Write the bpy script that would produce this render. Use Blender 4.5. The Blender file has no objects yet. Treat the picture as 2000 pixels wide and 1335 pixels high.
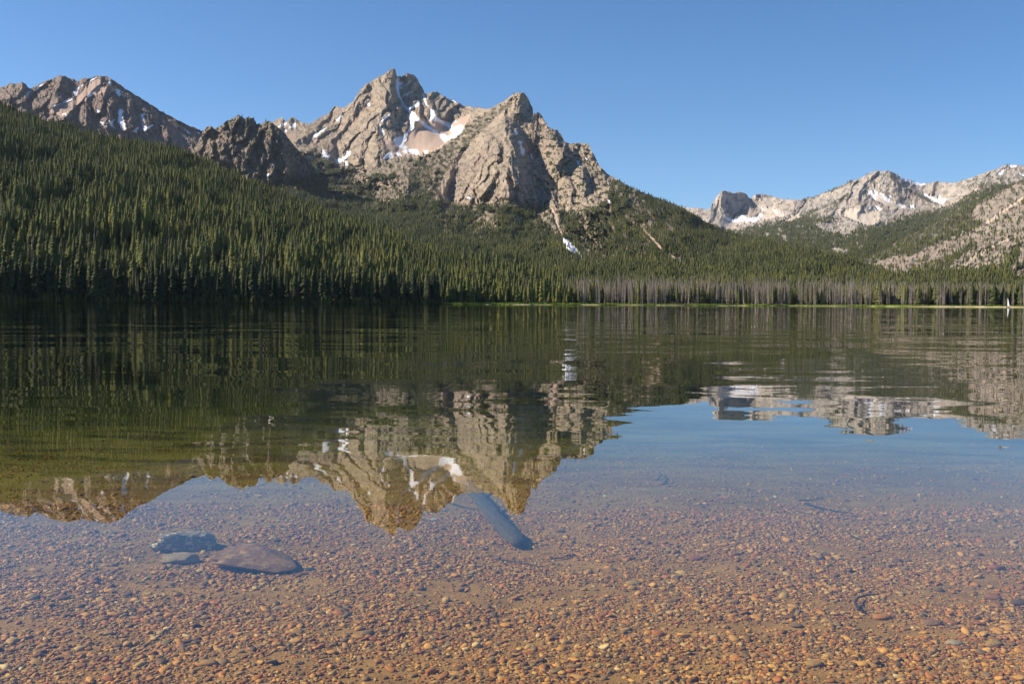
import bpy, math, random
import numpy as np
from mathutils import Matrix, Vector, noise as mnoise

random.seed(7)
rng = np.random.default_rng(7)
sc = bpy.context.scene
col = sc.collection

# ------------------------------------------------------------------ camera
F = 1944.0            # focal length in pixels of the 2000 px wide photograph
CAM_H = 1.5
PITCH = math.atan(76.5 / F)
ROLL = math.radians(0.33)
cam_d = bpy.data.cameras.new("camera")
cam = bpy.data.objects.new("camera", cam_d)
col.objects.link(cam)
cam_d.sensor_width = 36.0
cam_d.lens = F / 2000.0 * 36.0
cam_d.clip_start = 0.05
cam_d.clip_end = 60000
cp, sp = math.cos(PITCH), math.sin(PITCH)
cr, sr = math.cos(ROLL), math.sin(ROLL)
R0 = Vector((1, 0, 0)); U0 = Vector((0, sp, cp)); FW = Vector((0, cp, -sp))
RR = R0 * cr + U0 * sr
UU = -R0 * sr + U0 * cr
cam.matrix_world = Matrix(((RR.x, UU.x, -FW.x, 0), (RR.y, UU.y, -FW.y, 0), (RR.z, UU.z, -FW.z, CAM_H), (0, 0, 0, 1)))
sc.camera = cam

# ------------------------------------------------------------------ sun, sky, exposure
SUN_EL = math.radians(37)
SUN_BACK = math.radians(0)     # how far behind the camera's left-hand side the sun stands
to_sun = Vector((-math.cos(SUN_EL) * math.cos(SUN_BACK), -math.cos(SUN_EL) * math.sin(SUN_BACK), math.sin(SUN_EL)))
sun_d = bpy.data.lights.new("sun", 'SUN')
sun_d.energy = 5.0
sun_d.angle = math.radians(0.5)
sun_d.color = (1.0, 0.90, 0.77)
sun = bpy.data.objects.new("sun", sun_d)
sun.rotation_euler = to_sun.to_track_quat('Z', 'Y').to_euler()
sun.location = (-20, -10, 60)
col.objects.link(sun)
world = bpy.data.worlds.new("World")
sc.world = world
world.use_nodes = True
wn = world.node_tree
sky = wn.nodes.new('ShaderNodeTexSky')
sky.sky_type = 'NISHITA'
sky.sun_disc = False
sky.sun_elevation = SUN_EL
sky.sun_rotation = math.radians(-90) - SUN_BACK
sky.altitude = 2500
sky.air_density = 1.0
sky.dust_density = 0.3
sky.ozone_density = 3.5
bg = wn.nodes['Background']
hs = wn.nodes.new('ShaderNodeHueSaturation'); hs.inputs['Saturation'].default_value = 1.20; hs.inputs['Value'].default_value = 1.03
wn.links.new(sky.outputs[0], hs.inputs['Color']); wn.links.new(hs.outputs[0], bg.inputs[0])
bg.inputs[1].default_value = 0.088
sc.view_settings.view_transform = 'Standard'
sc.view_settings.look = 'None'
sc.view_settings.gamma = 1.0
sc.view_settings.exposure = 0.72
sc.cycles.use_denoising = True
sc.cycles.max_bounces = 6
sc.cycles.diffuse_bounces = 2
sc.cycles.glossy_bounces = 2
sc.cycles.transmission_bounces = 2
sc.cycles.transparent_max_bounces = 6
sc.cycles.caustics_reflective = False
sc.cycles.caustics_refractive = False

# ------------------------------------------------------------------ helpers
def ray(u, v):
    """world direction of photo pixel, scaled to unit horizontal length: (dx, dy, tan elevation)"""
    dx = np.asarray(u, float) - 1000.0
    dy = np.asarray(v, float) - 667.5
    X = dx * cr + dy * sr
    Y = -(-dx * sr + dy * cr)
    wx = X
    wy = F * cp + Y * sp
    wz = -F * sp + Y * cp
    h = np.hypot(wx, wy)
    return wx / h, wy / h, wz / h

def horizon_v(u):
    return 591.0 + (np.asarray(u, float) - 1000.0) * math.tan(ROLL)

def on_plane(u, v, z):
    dx, dy, e = ray(u, v)
    D = (z - CAM_H) / e
    return float(dx * D), float(dy * D)

def tag(o, label=None, cat=None, group=None, kind=None):
    if label: o['label'] = label
    if cat: o['category'] = cat
    if group: o['group'] = group
    if kind: o['kind'] = kind
    return o

def empty(name, loc=(0, 0, 0), rz=0.0, scale=(1, 1, 1)):
    o = bpy.data.objects.new(name, None)
    o.location = loc
    o.rotation_euler = (0, 0, rz)
    o.scale = scale
    o.empty_display_size = 0.1
    col.objects.link(o)
    return o

def obj(name, me, mat=None, parent=None, smooth=False):
    o = bpy.data.objects.new(name, me)
    col.objects.link(o)
    if mat is not None and not me.materials: me.materials.append(mat)
    if parent is not None: o.parent = parent
    if smooth: me.polygons.foreach_set('use_smooth', np.ones(len(me.polygons), bool))
    return o

def mesh_np(name, verts, faces):
    me = bpy.data.meshes.new(name)
    verts = np.asarray(verts, np.float32); faces = np.asarray(faces, np.int32)
    me.vertices.add(len(verts)); me.vertices.foreach_set('co', verts.ravel())
    n, k = faces.shape
    me.loops.add(n * k); me.loops.foreach_set('vertex_index', faces.ravel())
    me.polygons.add(n)
    me.polygons.foreach_set('loop_start', np.arange(0, n * k, k, dtype=np.int32))
    me.polygons.foreach_set('loop_total', np.full(n, k, np.int32))
    me.update(calc_edges=True)
    me.validate()
    return me

def grid_faces(nr, nc, flip=False):
    a = np.arange(nr * nc).reshape(nr, nc)
    q = np.stack([a[:-1, :-1], a[:-1, 1:], a[1:, 1:], a[1:, :-1]], -1).reshape(-1, 4)
    return q[:, ::-1] if flip else q

def fattr(me, name, arr):
    at = me.attributes.new(name, 'FLOAT', 'POINT')
    at.data.foreach_set('value', np.asarray(arr, np.float32).ravel())

def lerp(pts, x):
    p = np.array(sorted(pts), float)
    return np.interp(x, p[:, 0], p[:, 1])

# gradient noise on arrays
_perm = rng.permutation(256); _perm = np.concatenate([_perm, _perm])
_ang = rng.random(256) * 2 * np.pi
_gx, _gy = np.cos(_ang), np.sin(_ang)
def perlin(x, y, seed=0):
    x = x + seed * 37.17; y = y + seed * 91.73
    xi = np.floor(x).astype(int); yi = np.floor(y).astype(int)
    xf = x - xi; yf = y - yi
    xi &= 255; yi &= 255
    u = xf * xf * xf * (xf * (xf * 6 - 15) + 10); v = yf * yf * yf * (yf * (yf * 6 - 15) + 10)
    def g(ix, iy, fx, fy):
        h = _perm[_perm[ix & 255] + (iy & 255)]
        return _gx[h] * fx + _gy[h] * fy
    a = g(xi, yi, xf, yf); b = g(xi + 1, yi, xf - 1, yf)
    c = g(xi, yi + 1, xf, yf - 1); d = g(xi + 1, yi + 1, xf - 1, yf - 1)
    return ((a + u * (b - a)) + v * ((c + u * (d - c)) - (a + u * (b - a)))) * 1.5
def fbm(x, y, octv=5, seed=0, gain=0.5):
    s = np.zeros_like(x); a = 1.0; f = 1.0
    for i in range(octv):
        s += a * perlin(x * f, y * f, seed + i); a *= gain; f *= 2.03
    return s
def ridged(x, y, octv=5, seed=0, gain=0.5):
    s = np.zeros_like(x); a = 1.0; f = 1.0; w = np.ones_like(x)
    for i in range(octv):
        n = 1.0 - np.abs(perlin(x * f, y * f, seed + i)) * 1.6
        n = np.clip(n, 0, 1) ** 2 * w
        s += a * n; w = np.clip(n * 1.6, 0.25, 1); a *= gain; f *= 2.07
    return s
def facets(x, y, seed=0, tilt=1.0, step=0.6):
    """blocks of fractured rock: every cell of a jittered grid is a plane of its own tilt and offset"""
    xi = np.floor(x).astype(int); yi = np.floor(y).astype(int)
    best = np.full(x.shape, 1e9); out = np.zeros(x.shape)
    for ox in (-1, 0, 1):
        for oy in (-1, 0, 1):
            cx = xi + ox; cy = yi + oy
            h = _perm[(_perm[(cx + seed * 17) & 255] + cy * 7 + seed * 31) & 255]
            h2 = _perm[(h + cx * 3 + 91) & 255]; h3 = _perm[(h2 + cy * 5 + 13) & 255]; h4 = _perm[(h3 + h + 57) & 255]
            px = cx + h / 255.0; py = cy + h2 / 255.0
            dx = x - px; dy = y - py
            d = np.abs(dx) * 0.8 + np.abs(dy) * 0.6 + 0.5 * np.hypot(dx, dy)
            val = step * (h3 / 255.0 - 0.5) + tilt * ((h4 / 127.5 - 1) * dx + (h2 / 127.5 - 1) * 0.5 * dy)
            m = d < best
            best = np.where(m, d, best); out = np.where(m, val, out)
    return out
def hash_pts(n, seed):
    return np.random.default_rng(seed).random(n)

# traced coordinates: crops of the photograph, turned back into photo pixels
CROPS = {1: (600, 120, 6.0667), 2: (840, 160, 4.7667), 3: (380, 210, 6.25), 4: (0, 130, 5.0),
         5: (1330, 320, 5.405), 6: (1650, 310, 5.563), 7: (800, 140, 2.67), 0: (0, 0, 1.0)}
def T(c, pts):
    x0, y0, s = CROPS[c]
    return [(x0 + x / s, y0 + y / s) for x, y in pts]

def seg_dist(U, V, lines):
    d = np.full(U.shape, 1e9)
    for ln in lines:
        for (x0, y0), (x1, y1) in zip(ln[:-1], ln[1:]):
            lx, ly = x1 - x0, y1 - y0
            L2 = lx * lx + ly * ly + 1e-6
            t = np.clip(((U - x0) * lx + (V - y0) * ly) / L2, 0, 1)
            d = np.minimum(d, np.hypot(U - x0 - t * lx, V - y0 - t * ly))
    return d

def roof_field(U, V, ridges, kl, kr, cap):
    """ribs of rock: a broad flank to the left of each traced ridge and a short steep one to its right"""
    R = np.full(U.shape, 1e9)
    for ln in ridges:
        d = seg_dist(U, V, [ln])
        p = np.array(ln); o_ = np.argsort(p[:, 1]); p = p[o_]
        ur = np.interp(V, p[:, 1], p[:, 0])
        s = np.clip((U - ur) / 4.0, -1, 1) * 0.5 + 0.5
        end = np.maximum(p[0, 1] - V, 0) + np.maximum(V - p[-1, 1], 0)
        R = np.minimum(R, d * (kl * (1 - s) + kr * s) + end * kr * 0.5)
    return cap * (1 - np.exp(-R / cap))

def in_poly(U, V, poly):
    bx = [p[0] for p in poly]; by = [p[1] for p in poly]
    box = (U > min(bx)) & (U < max(bx)) & (V > min(by)) & (V < max(by))
    r = np.zeros(U.shape, bool)
    if not box.any(): return r
    u = U[box]; v = V[box]
    ins = np.zeros(u.shape, bool)
    n = len(poly)
    for i in range(n):
        x0, y0 = poly[i]; x1, y1 = poly[(i + 1) % n]
        if y0 == y1: continue
        c = ((y0 > v) != (y1 > v)) & (u < (x1 - x0) * (v - y0) / (y1 - y0) + x0)
        ins ^= c
    r[box] = ins
    return r

def polys_mask(U, V, polys, wob=1.5, seed=5):
    Uw = U + fbm(U / 6, V / 6, 3, seed) * wob
    Vw = V + fbm(U / 6, V / 6, 3, seed + 9) * wob
    m = np.zeros(U.shape, bool)
    for p in polys: m |= in_poly(Uw, Vw, p)
    return m.astype(float)

def soften(m, k=1):
    for _ in range(k):
        m = (m + np.roll(m, 1, 0) + np.roll(m, -1, 0) + np.roll(m, 1, 1) + np.roll(m, -1, 1)) / 5
    return m

def tps(ctrl, U, V):
    """thin plate surface through (u, v, value) control points"""
    c = np.array(ctrl, float); sx = 300.0
    P = c[:, :2] / sx
    def phi(r2): return np.where(r2 > 1e-12, r2 * np.log(np.maximum(r2, 1e-12)) * 0.5, 0.0)
    n = len(c)
    K = phi(((P[:, None] - P[None]) ** 2).sum(-1)) + np.eye(n) * 0.004
    A = np.zeros((n + 3, n + 3)); A[:n, :n] = K; A[:n, n] = 1; A[:n, n + 1:] = P
    A[n:, :n] = A[:n, n:].T
    w = np.linalg.solve(A, np.concatenate([c[:, 2], np.zeros(3)]))
    u = U / sx; v = V / sx
    out = w[n] + w[n + 1] * u + w[n + 2] * v
    for i in range(n):
        out = out + w[i] * phi((u - P[i, 0]) ** 2 + (v - P[i, 1]) ** 2)
    return out

# ------------------------------------------------------------------ material helpers
class NT:
    def __init__(s, name):
        s.m = bpy.data.materials.new(name); s.m.use_nodes = True
        s.t = s.m.node_tree; s.t.nodes.clear()
        s.out = s.t.nodes.new('ShaderNodeOutputMaterial')
    def n(s, typ, **kw):
        nd = s.t.nodes.new(typ)
        for k, v in kw.items():
            if k.startswith('i_'):
                nd.inputs[k[2:]].default_value = v
            else: setattr(nd, k, v)
        return nd
    def l(s, a, b): s.t.links.new(a, b)
    def val(s, x):
        if isinstance(x, (int, float)):
            v = s.n('ShaderNodeValue'); v.outputs[0].default_value = x; return v.outputs[0]
        return x
    def math(s, op, a, b=None, clamp=False):
        nd = s.n('ShaderNodeMath', operation=op); nd.use_clamp = clamp
        for i, x in enumerate((a, b)):
            if x is None: continue
            if isinstance(x, (int, float)): nd.inputs[i].default_value = x
            else: s.l(x, nd.inputs[i])
        return nd.outputs[0]
    def noise(s, vec, scale, detail=4, rough=0.55, out=0):
        nd = s.n('ShaderNodeTexNoise'); nd.inputs['Scale'].default_value = scale
        nd.inputs['Detail'].default_value = detail; nd.inputs['Roughness'].default_value = rough
        if vec is not None: s.l(vec, nd.inputs['Vector'])
        return nd.outputs[out]
    def ramp(s, fac, stops, interp='LINEAR'):
        nd = s.n('ShaderNodeValToRGB'); r = nd.color_ramp; r.interpolation = interp
        while len(r.elements) < len(stops): r.elements.new(0.5)
        while len(r.elements) > len(stops): r.elements.remove(r.elements[-1])
        for e, (p, c) in zip(r.elements, stops):
            e.position = p; e.color = (c[0], c[1], c[2], 1) if not isinstance(c, (int, float)) else (c, c, c, 1)
        s.l(fac, nd.inputs[0]); return nd.outputs[0]
    def mix(s, fac, a, b, blend='MIX'):
        nd = s.n('ShaderNodeMix', data_type='RGBA', blend_type=blend)
        for k, x in ((0, fac), (6, a), (7, b)):
            if isinstance(x, (int, float)): nd.inputs[k].default_value = x
            elif isinstance(x, tuple): nd.inputs[k].default_value = (x[0], x[1], x[2], 1)
            else: s.l(x, nd.inputs[k])
        return nd.outputs[2]
    def attr(s, name, typ='GEOMETRY'):
        nd = s.n('ShaderNodeAttribute', attribute_name=name, attribute_type=typ); return nd.outputs['Fac']
    def mapping(s, vec, scale=(1, 1, 1), rot=(0, 0, 0)):
        nd = s.n('ShaderNodeMapping'); nd.inputs['Scale'].default_value = scale; nd.inputs['Rotation'].default_value = rot
        s.l(vec, nd.inputs['Vector']); return nd.outputs[0]
    def pos(s): return s.n('ShaderNodeNewGeometry').outputs['Position']
    def bsdf(s, color, rough=0.9, spec=0.2, normal=None, sss=None):
        b = s.n('ShaderNodeBsdfPrincipled')
        if isinstance(color, tuple): b.inputs['Base Color'].default_value = (*color, 1)
        else: s.l(color, b.inputs['Base Color'])
        if isinstance(rough, (int, float)): b.inputs['Roughness'].default_value = rough
        else: s.l(rough, b.inputs['Roughness'])
        b.inputs['Specular IOR Level'].default_value = spec
        if normal is not None: s.l(normal, b.inputs['Normal'])
        s.l(b.outputs[0], s.out.inputs[0]); return b
    def bump(s, h, strength=0.5, dist=1.0):
        nd = s.n('ShaderNodeBump'); nd.inputs['Strength'].default_value = strength; nd.inputs['Distance'].default_value = dist
        s.l(h, nd.inputs['Height']); return nd.outputs[0]

def rock_material(name, light, dark, scree, veg=(0.028, 0.036, 0.014), sc_=1.0):
    t = NT(name); p = t.pos()
    n1 = t.noise(p, 0.006 * sc_, 5, 0.6)
    n2 = t.noise(p, 0.035 * sc_, 6, 0.65)
    n3 = t.noise(t.mapping(p, (1, 1, 0.35), (0.0, 0.5, 0)), 0.09 * sc_, 5, 0.7)
    c = t.mix(t.ramp(n1, [(0.30, 0.35), (0.55, 1.0)]), dark, light)
    c = t.mix(t.ramp(n2, [(0.38, 0.0), (0.55, 1.0)]), t.mix(0.5, c, dark), c)
    c = t.mix(t.ramp(n3, [(0.36, 0.6), (0.47, 0.0)]), c, tuple(x * 0.6 for x in dark))
    c = t.mix(t.ramp(t.noise(p, 0.0035 * sc_, 3, 0.6), [(0.50, 0.0), (0.64, 0.32)]), c, (light[0] * 0.88, light[1] * 0.74, light[2] * 0.76))
    sn = t.noise(p, 0.15 * sc_, 4, 0.6)
    scr = t.mix(t.ramp(sn, [(0.3, 0.0), (0.7, 1.0)]), tuple(x * 0.8 for x in scree), scree)
    c = t.mix(t.attr('scree'), c, scr)
    c = t.mix(t.attr('veg'), c, t.mix(n2, veg, tuple(x * 1.7 for x in veg)))
    snow = t.attr('snow')
    c = t.mix(snow, c, (0.82, 0.82, 0.84))
    h = t.math('MULTIPLY', t.math('ADD', n2, n3), t.math('SUBTRACT', 1.0, t.math('MULTIPLY', t.math('MAXIMUM', snow, t.attr('scree')), 0.9)))
    h2 = t.math('MULTIPLY', t.noise(t.mapping(p, (1, 1, 0.5)), 0.22 * sc_, 3, 0.6), t.math('SUBTRACT', 1.0, t.math('MULTIPLY', t.math('MAXIMUM', snow, t.attr('scree')), 0.9)))
    t.bsdf(c, 0.92, 0.15, t.bump(t.math('ADD', h, t.math('MULTIPLY', h2, 0.5)), 1.0, 14.0))
    return t.m

M = {}
M['rock'] = rock_material('granite', (0.53, 0.42, 0.30), (0.26, 0.215, 0.175), (0.53, 0.39, 0.29))
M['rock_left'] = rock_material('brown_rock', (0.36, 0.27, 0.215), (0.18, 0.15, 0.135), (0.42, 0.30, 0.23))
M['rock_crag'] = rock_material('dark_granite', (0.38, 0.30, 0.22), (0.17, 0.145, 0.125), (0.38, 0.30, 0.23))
M['rock_far'] = rock_material('pale_granite', (0.54, 0.46, 0.37), (0.33, 0.30, 0.27), (0.56, 0.47, 0.37), sc_=0.6)
M['rock_right'] = rock_material('sandy_rock', (0.52, 0.425, 0.325), (0.30, 0.255, 0.205), (0.56, 0.45, 0.34))

# ------------------------------------------------------------------ terrain layers
LAYERS = {}
def layer(name, u0, u1, su, nrows, vtop, vbot, depth, mat, ridges=(), gullies=(), snow=(), scree=(), veg=None,
          k=2.4, W=22.0, rough=30.0, rscale=120.0, jag=1.5, rock=None, back=900.0, aniso=0.6, scrub_amt=0.6, undul=0.0, curve=1.0):
    us = np.arange(u0, u1 + su, su)
    t = np.linspace(0, 1, nrows) ** curve
    vt = lerp(vtop, us)
    vt = vt + (ridged(us / 13.0, us * 0 + 3.3, 3, 11) - 0.8) * jag * lerp([(u0, 1), (u1, 1)], us)
    vb = lerp(vbot, us) if not callable(vbot) else vbot(us)
    U = np.broadcast_to(us, (nrows, len(us))).copy()
    V = vt[None] + (vb - vt)[None] * t[:, None]
    D = depth(U, V, us, vt, vb)
    Dm = float(D.mean())
    X0 = U * Dm / F; Z0 = -V * Dm / F
    sm = polys_mask(U, V, scree, 3.0, 21) if scree else np.zeros(U.shape)
    sn = polys_mask(U, V, snow, 1.3, 31) if snow else np.zeros(U.shape)
    sn = np.maximum(np.maximum(sn, np.roll(sn, 1, 0)), np.maximum(np.roll(sn, 1, 1), np.roll(sn, -1, 1)))
    flat = soften(np.maximum(sm, sn), 3)
    vg = veg(U, V) if veg else np.zeros(U.shape)
    rk = (1 - 0.92 * flat) * (1 - 0.6 * np.clip(vg, 0, 1))
    Uw = U + fbm(U / 34, V / 34, 3, 51) * 7; Vw = V + fbm(U / 34, V / 34, 3, 61) * 7
    R = np.zeros(U.shape)
    if ridges:
        rf = roof_field(Uw, Vw, ridges, k * 0.48, k * 1.2, k * W) * (1 - 0.55 * np.clip(vg, 0, 1))
        R += rf - float(rf.mean())
    # down-slope ribs, then faceted rock at falling scales
    xs = X0 / rscale; zs = Z0 / rscale
    xr = xs + zs * aniso; zr = zs * 0.45
    wx_ = fbm(xs * 2.2, zs * 2.2, 3, 201) * 0.10; wz_ = fbm(xs * 2.2, zs * 2.2, 3, 211) * 0.10
    R -= rough * 0.5 * (ridged(xr * 0.9 + wx_, zr + wz_, 3, 71) - 0.8) * rk
    qx = xs + zs * aniso * 0.7 + wx_; qz = zs + wz_ - xs * 0.15
    R += rough * 1.05 * facets(qx * 2.3, qz * 1.3, 3) * rk
    R += rough * 0.50 * facets(qx * 6.0, qz * 3.6, 5) * rk
    R += rough * 0.38 * facets((xs + wx_) * 14.0, (zs + wz_) * 9.0, 7) * rk
    R += rough * 0.22 * facets(xs * 31, zs * 23, 9) * rk
    R -= rough * 0.25 * (ridged((xr + wx_) * 5.0 + 3, zr * 4.0, 3, 81, 0.6) - 0.8) * rk
    tf = np.clip((vb[None] - V) / 40, 0, 1)
    R += np.clip(vg, 0, 1) * undul * fbm(U / 75 + V / 150, V / 42, 3, 501) * tf
    D = D + R
    dx, dy, e = ray(U, V)
    X = dx * D; Y = dy * D; Z = CAM_H + e * D
    # the far side of the crest
    bx, by, bz = [], [], []
    for q in (0.06, 0.2, 0.45, 1.0):
        d2 = D[0] + back * q
        bx.append(dx[0] * d2); by.append(dy[0] * d2)
        bz.append(np.maximum(Z[0] - back * q * 0.75 - 6 * q, -20))
    XX = np.vstack([np.array(bx)[::-1], X]); YY = np.vstack([np.array(by)[::-1], Y]); ZZ = np.vstack([np.array(bz)[::-1], Z])
    me = mesh_np(name, np.stack([XX, YY, ZZ], -1).reshape(-1, 3), grid_faces(nrows + 4, len(us), flip=True))
    pad = lambda a: np.vstack([np.repeat(a[:1], 4, 0), a])
    fattr(me, 'snow', pad(soften(sn, 1))); fattr(me, 'scree', pad(soften(sm, 2))); scrub = np.clip((fbm(U / 11 + V / 30, V / 7, 4, 401) - 0.22) * 4, 0, 0.75) * (scrub_amt if np.isscalar(scrub_amt) else scrub_amt(U, V)) * (1 - flat)
    fattr(me, 'veg', np.maximum(pad(vg), pad(scrub)))
    o = obj(name, me, mat)
    o['kind'] = 'structure'
    LAYERS[name] = dict(us=us, su=su, vt=vt, vb=vb, curve=curve, nr=nrows, X=X, Y=Y, Z=Z, D=D, U=U, V=V, sn=sn)
    return o

def straight(Dc, Db, zoff=0.0):
    """even slope from a base distance to a crest distance"""
    def f(U, V, us, vt, vb):
        dc = lerp(Dc, us); db = lerp(Db, us)
        et = ray(us, vt)[2]; eb = ray(us, vb)[2]
        zc = dc * et; zb = db * eb
        s = (zc - zb) / (dc - db)
        e = ray(U, V)[2]
        return (zb - s * db)[None] / (e - s[None])
    return f

SHORE = [(-3000, 420), (-600, 470), (0, 560), (400, 600), (860, 690), (1100, 780), (1500, 880), (2000, 960), (2600, 1000), (5000, 900)]

# forested hill on the left
hill_top = [(-900, 40), (-500, 85), (-200, 150), (0, 210), (100, 243), (150, 259), (190, 268), (260, 282), (340, 294), (428, 330), (492, 360),
            (540, 376), (572, 390), (650, 422), (700, 438), (760, 458), (800, 482), (875, 500), (968, 521), (1062, 545), (1118, 568), (1160, 592)]
hill_Db = [(u, d + 14) for u, d in SHORE]
def hill_bot(us): return horizon_v(us) + F * (CAM_H - 0.3) / lerp(hill_Db, us)
layer('forest_hill', -900, 1156, 4, 90, hill_top, hill_bot,
      straight([(-900, 2100), (0, 1850), (400, 1650), (800, 1280), (1118, 980), (1170, 930)], hill_Db),
      M['rock'], veg=lambda U, V: np.ones(U.shape), rough=9, rscale=160, jag=0, back=1200, undul=75)

# mountain far left
m1_top = [(-500, 190), (-300, 230), (-150, 175), (-60, 205)] + T(4, [(0, 205), (60, 185), (115, 165), (150, 178), (215, 150), (250, 170), (285, 215), (300, 215), (340, 190), (400, 165), (450, 145), (500, 128), (570, 90), (640, 92), (670, 115), (710, 118), (750, 145), (790, 130), (830, 110), (870, 118), (930, 98), (990, 92), (1040, 98), (1080, 120), (1120, 145), (1170, 175), (1220, 220), (1300, 265), (1400, 325), (1500, 390), (1600, 455), (1700, 505), (1800, 560), (1900, 600), (1980, 630), (2150, 680), (2300, 760)])
m1_R = [T(4, p) for p in ([(600, 90), (560, 180), (560, 260), (540, 400)], [(500, 130), (380, 200), (280, 300), (240, 350)], [(540, 260), (420, 370), (390, 420)],
        [(1000, 95), (960, 200), (860, 290), (700, 430), (640, 480)], [(860, 300), (850, 420), (860, 560)], [(1070, 190), (1000, 260), (980, 330), (960, 450)],
        [(1150, 280), (1080, 420), (1060, 560)], [(1300, 300), (1240, 420), (1300, 600)], [(1430, 400), (1480, 460), (1440, 620)],
        [(1100, 130), (1200, 220), (1500, 400), (1750, 560)], [(215, 150), (160, 260), (100, 310)], [(1620, 560), (1650, 700)])]
m1_G = [T(4, p) for p in ([(290, 220), (250, 320)], [(750, 150), (760, 200), (740, 290), (500, 400)], [(940, 290), (930, 420), (1000, 560)],
        [(1060, 300), (1030, 480), (1110, 620)], [(1190, 400), (1160, 520), (1200, 640)], [(1400, 470), (1390, 540), (1420, 660)], [(20, 230), (-60, 330)],
        [(340, 260), (330, 360)], [(1560, 520), (1560, 680)], [(480, 300), (330, 420)])]
m1_snow = [T(4, p) for p in ([(715, 245), (740, 240), (755, 200), (770, 205), (745, 285), (720, 285)], [(520, 375), (600, 350), (700, 312), (715, 318), (640, 350), (530, 390)],
           [(860, 285), (915, 240), (912, 265), (870, 290)], [(865, 160), (880, 125), (940, 100), (935, 112), (890, 130), (870, 165)], [(780, 175), (810, 175), (795, 195)],
           [(1055, 150), (1085, 150), (1085, 178), (1065, 180)], [(1140, 225), (1180, 225), (1170, 255), (1190, 270), (1160, 295), (1140, 270)],
           [(1155, 415), (1205, 425), (1190, 500), (1215, 560), (1225, 610), (1195, 620), (1155, 540)], [(1380, 480), (1420, 445), (1400, 500), (1395, 550), (1440, 600), (1420, 640), (1400, 630)],
           [(1440, 590), (1500, 560), (1490, 580), (1450, 610)], [(1290, 635), (1350, 590), (1330, 650)], [(1050, 520), (1080, 540), (1115, 510), (1100, 560), (1130, 610), (1090, 590)],
           [(975, 535), (1010, 535), (1010, 570), (1050, 575), (1035, 595)], [(940, 420), (970, 430), (950, 460)], [(1800, 605), (1870, 655), (1840, 655)], [(1920, 635), (1960, 650), (1950, 665)],
           [(340, 235), (400, 170), (412, 180), (350, 242)], [(255, 290), (295, 232), (300, 240), (265, 300)], [(1195, 285), (1215, 275), (1215, 300)], [(610, 465), (650, 455), (640, 475)])]
m1_scree = [T(4, p) for p in ([(940, 110), (1000, 130), (1000, 180), (1060, 230), (900, 300), (700, 420), (600, 490), (440, 430), (720, 320), (800, 230), (860, 170)],
            [(1640, 490), (1740, 560), (1800, 600), (1720, 610), (1650, 530)], [(1060, 200), (1140, 190), (1150, 260), (1080, 250)])]
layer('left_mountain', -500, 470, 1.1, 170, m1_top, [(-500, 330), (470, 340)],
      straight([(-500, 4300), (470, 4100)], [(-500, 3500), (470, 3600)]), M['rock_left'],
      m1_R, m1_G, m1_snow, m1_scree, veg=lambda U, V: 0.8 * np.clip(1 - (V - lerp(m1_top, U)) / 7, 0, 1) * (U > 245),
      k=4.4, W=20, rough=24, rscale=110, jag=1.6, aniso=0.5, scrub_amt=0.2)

# dark crags
m2_top = [(330, 330), (375, 300)] + T(3, [(30, 450), (60, 380), (110, 290), (160, 232), (210, 232), (250, 262), (290, 245), (330, 220), (380, 180), (430, 145), (500, 120), (540, 98), (590, 120), (610, 152), (640, 115), (680, 125), (700, 135), (718, 118), (735, 160), (755, 205), (790, 190), (815, 208), (850, 180), (900, 172), (940, 175), (965, 210), (1000, 240), (1060, 270), (1130, 350), (1200, 450), (1300, 570), (1400, 660), (1500, 780), (1620, 900)])
m2_R = [T(3, p) for p in ([(180, 235), (150, 300), (100, 420), (70, 520)], [(230, 440), (200, 560)], [(400, 165), (340, 260), (420, 400), (480, 560)], [(540, 100), (470, 200), (460, 300), (430, 420)],
        [(640, 115), (620, 200), (640, 330), (570, 420)], [(830, 270), (760, 420), (650, 560), (560, 650), (600, 740)], [(830, 560), (790, 700), (760, 830)],
        [(920, 175), (940, 260), (905, 420), (930, 560), (900, 640)], [(1000, 240), (1050, 340), (1060, 480), (1090, 600), (1130, 780)], [(350, 450), (340, 540), (400, 680)], [(990, 680), (950, 800), (910, 900)])]
m2_G = [T(3, p) for p in ([(260, 260), (300, 420), (330, 640)], [(440, 200), (410, 300), (380, 400)], [(600, 130), (560, 300), (510, 500), (530, 660)], [(760, 200), (700, 400), (600, 540)],
        [(870, 330), (870, 500), (850, 700), (880, 860)], [(960, 270), (980, 460), (1010, 620), (1000, 660)], [(1130, 420), (1230, 600), (1250, 800)], [(80, 300), (10, 500)], [(700, 650), (680, 800)])]
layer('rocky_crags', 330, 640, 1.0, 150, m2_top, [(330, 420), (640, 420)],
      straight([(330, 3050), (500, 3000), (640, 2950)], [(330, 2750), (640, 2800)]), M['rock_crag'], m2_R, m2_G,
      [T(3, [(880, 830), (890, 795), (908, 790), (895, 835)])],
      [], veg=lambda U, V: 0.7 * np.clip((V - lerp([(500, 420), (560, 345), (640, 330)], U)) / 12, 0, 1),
      k=4.2, W=22, rough=22, rscale=85, jag=2.2, aniso=0.15)

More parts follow.
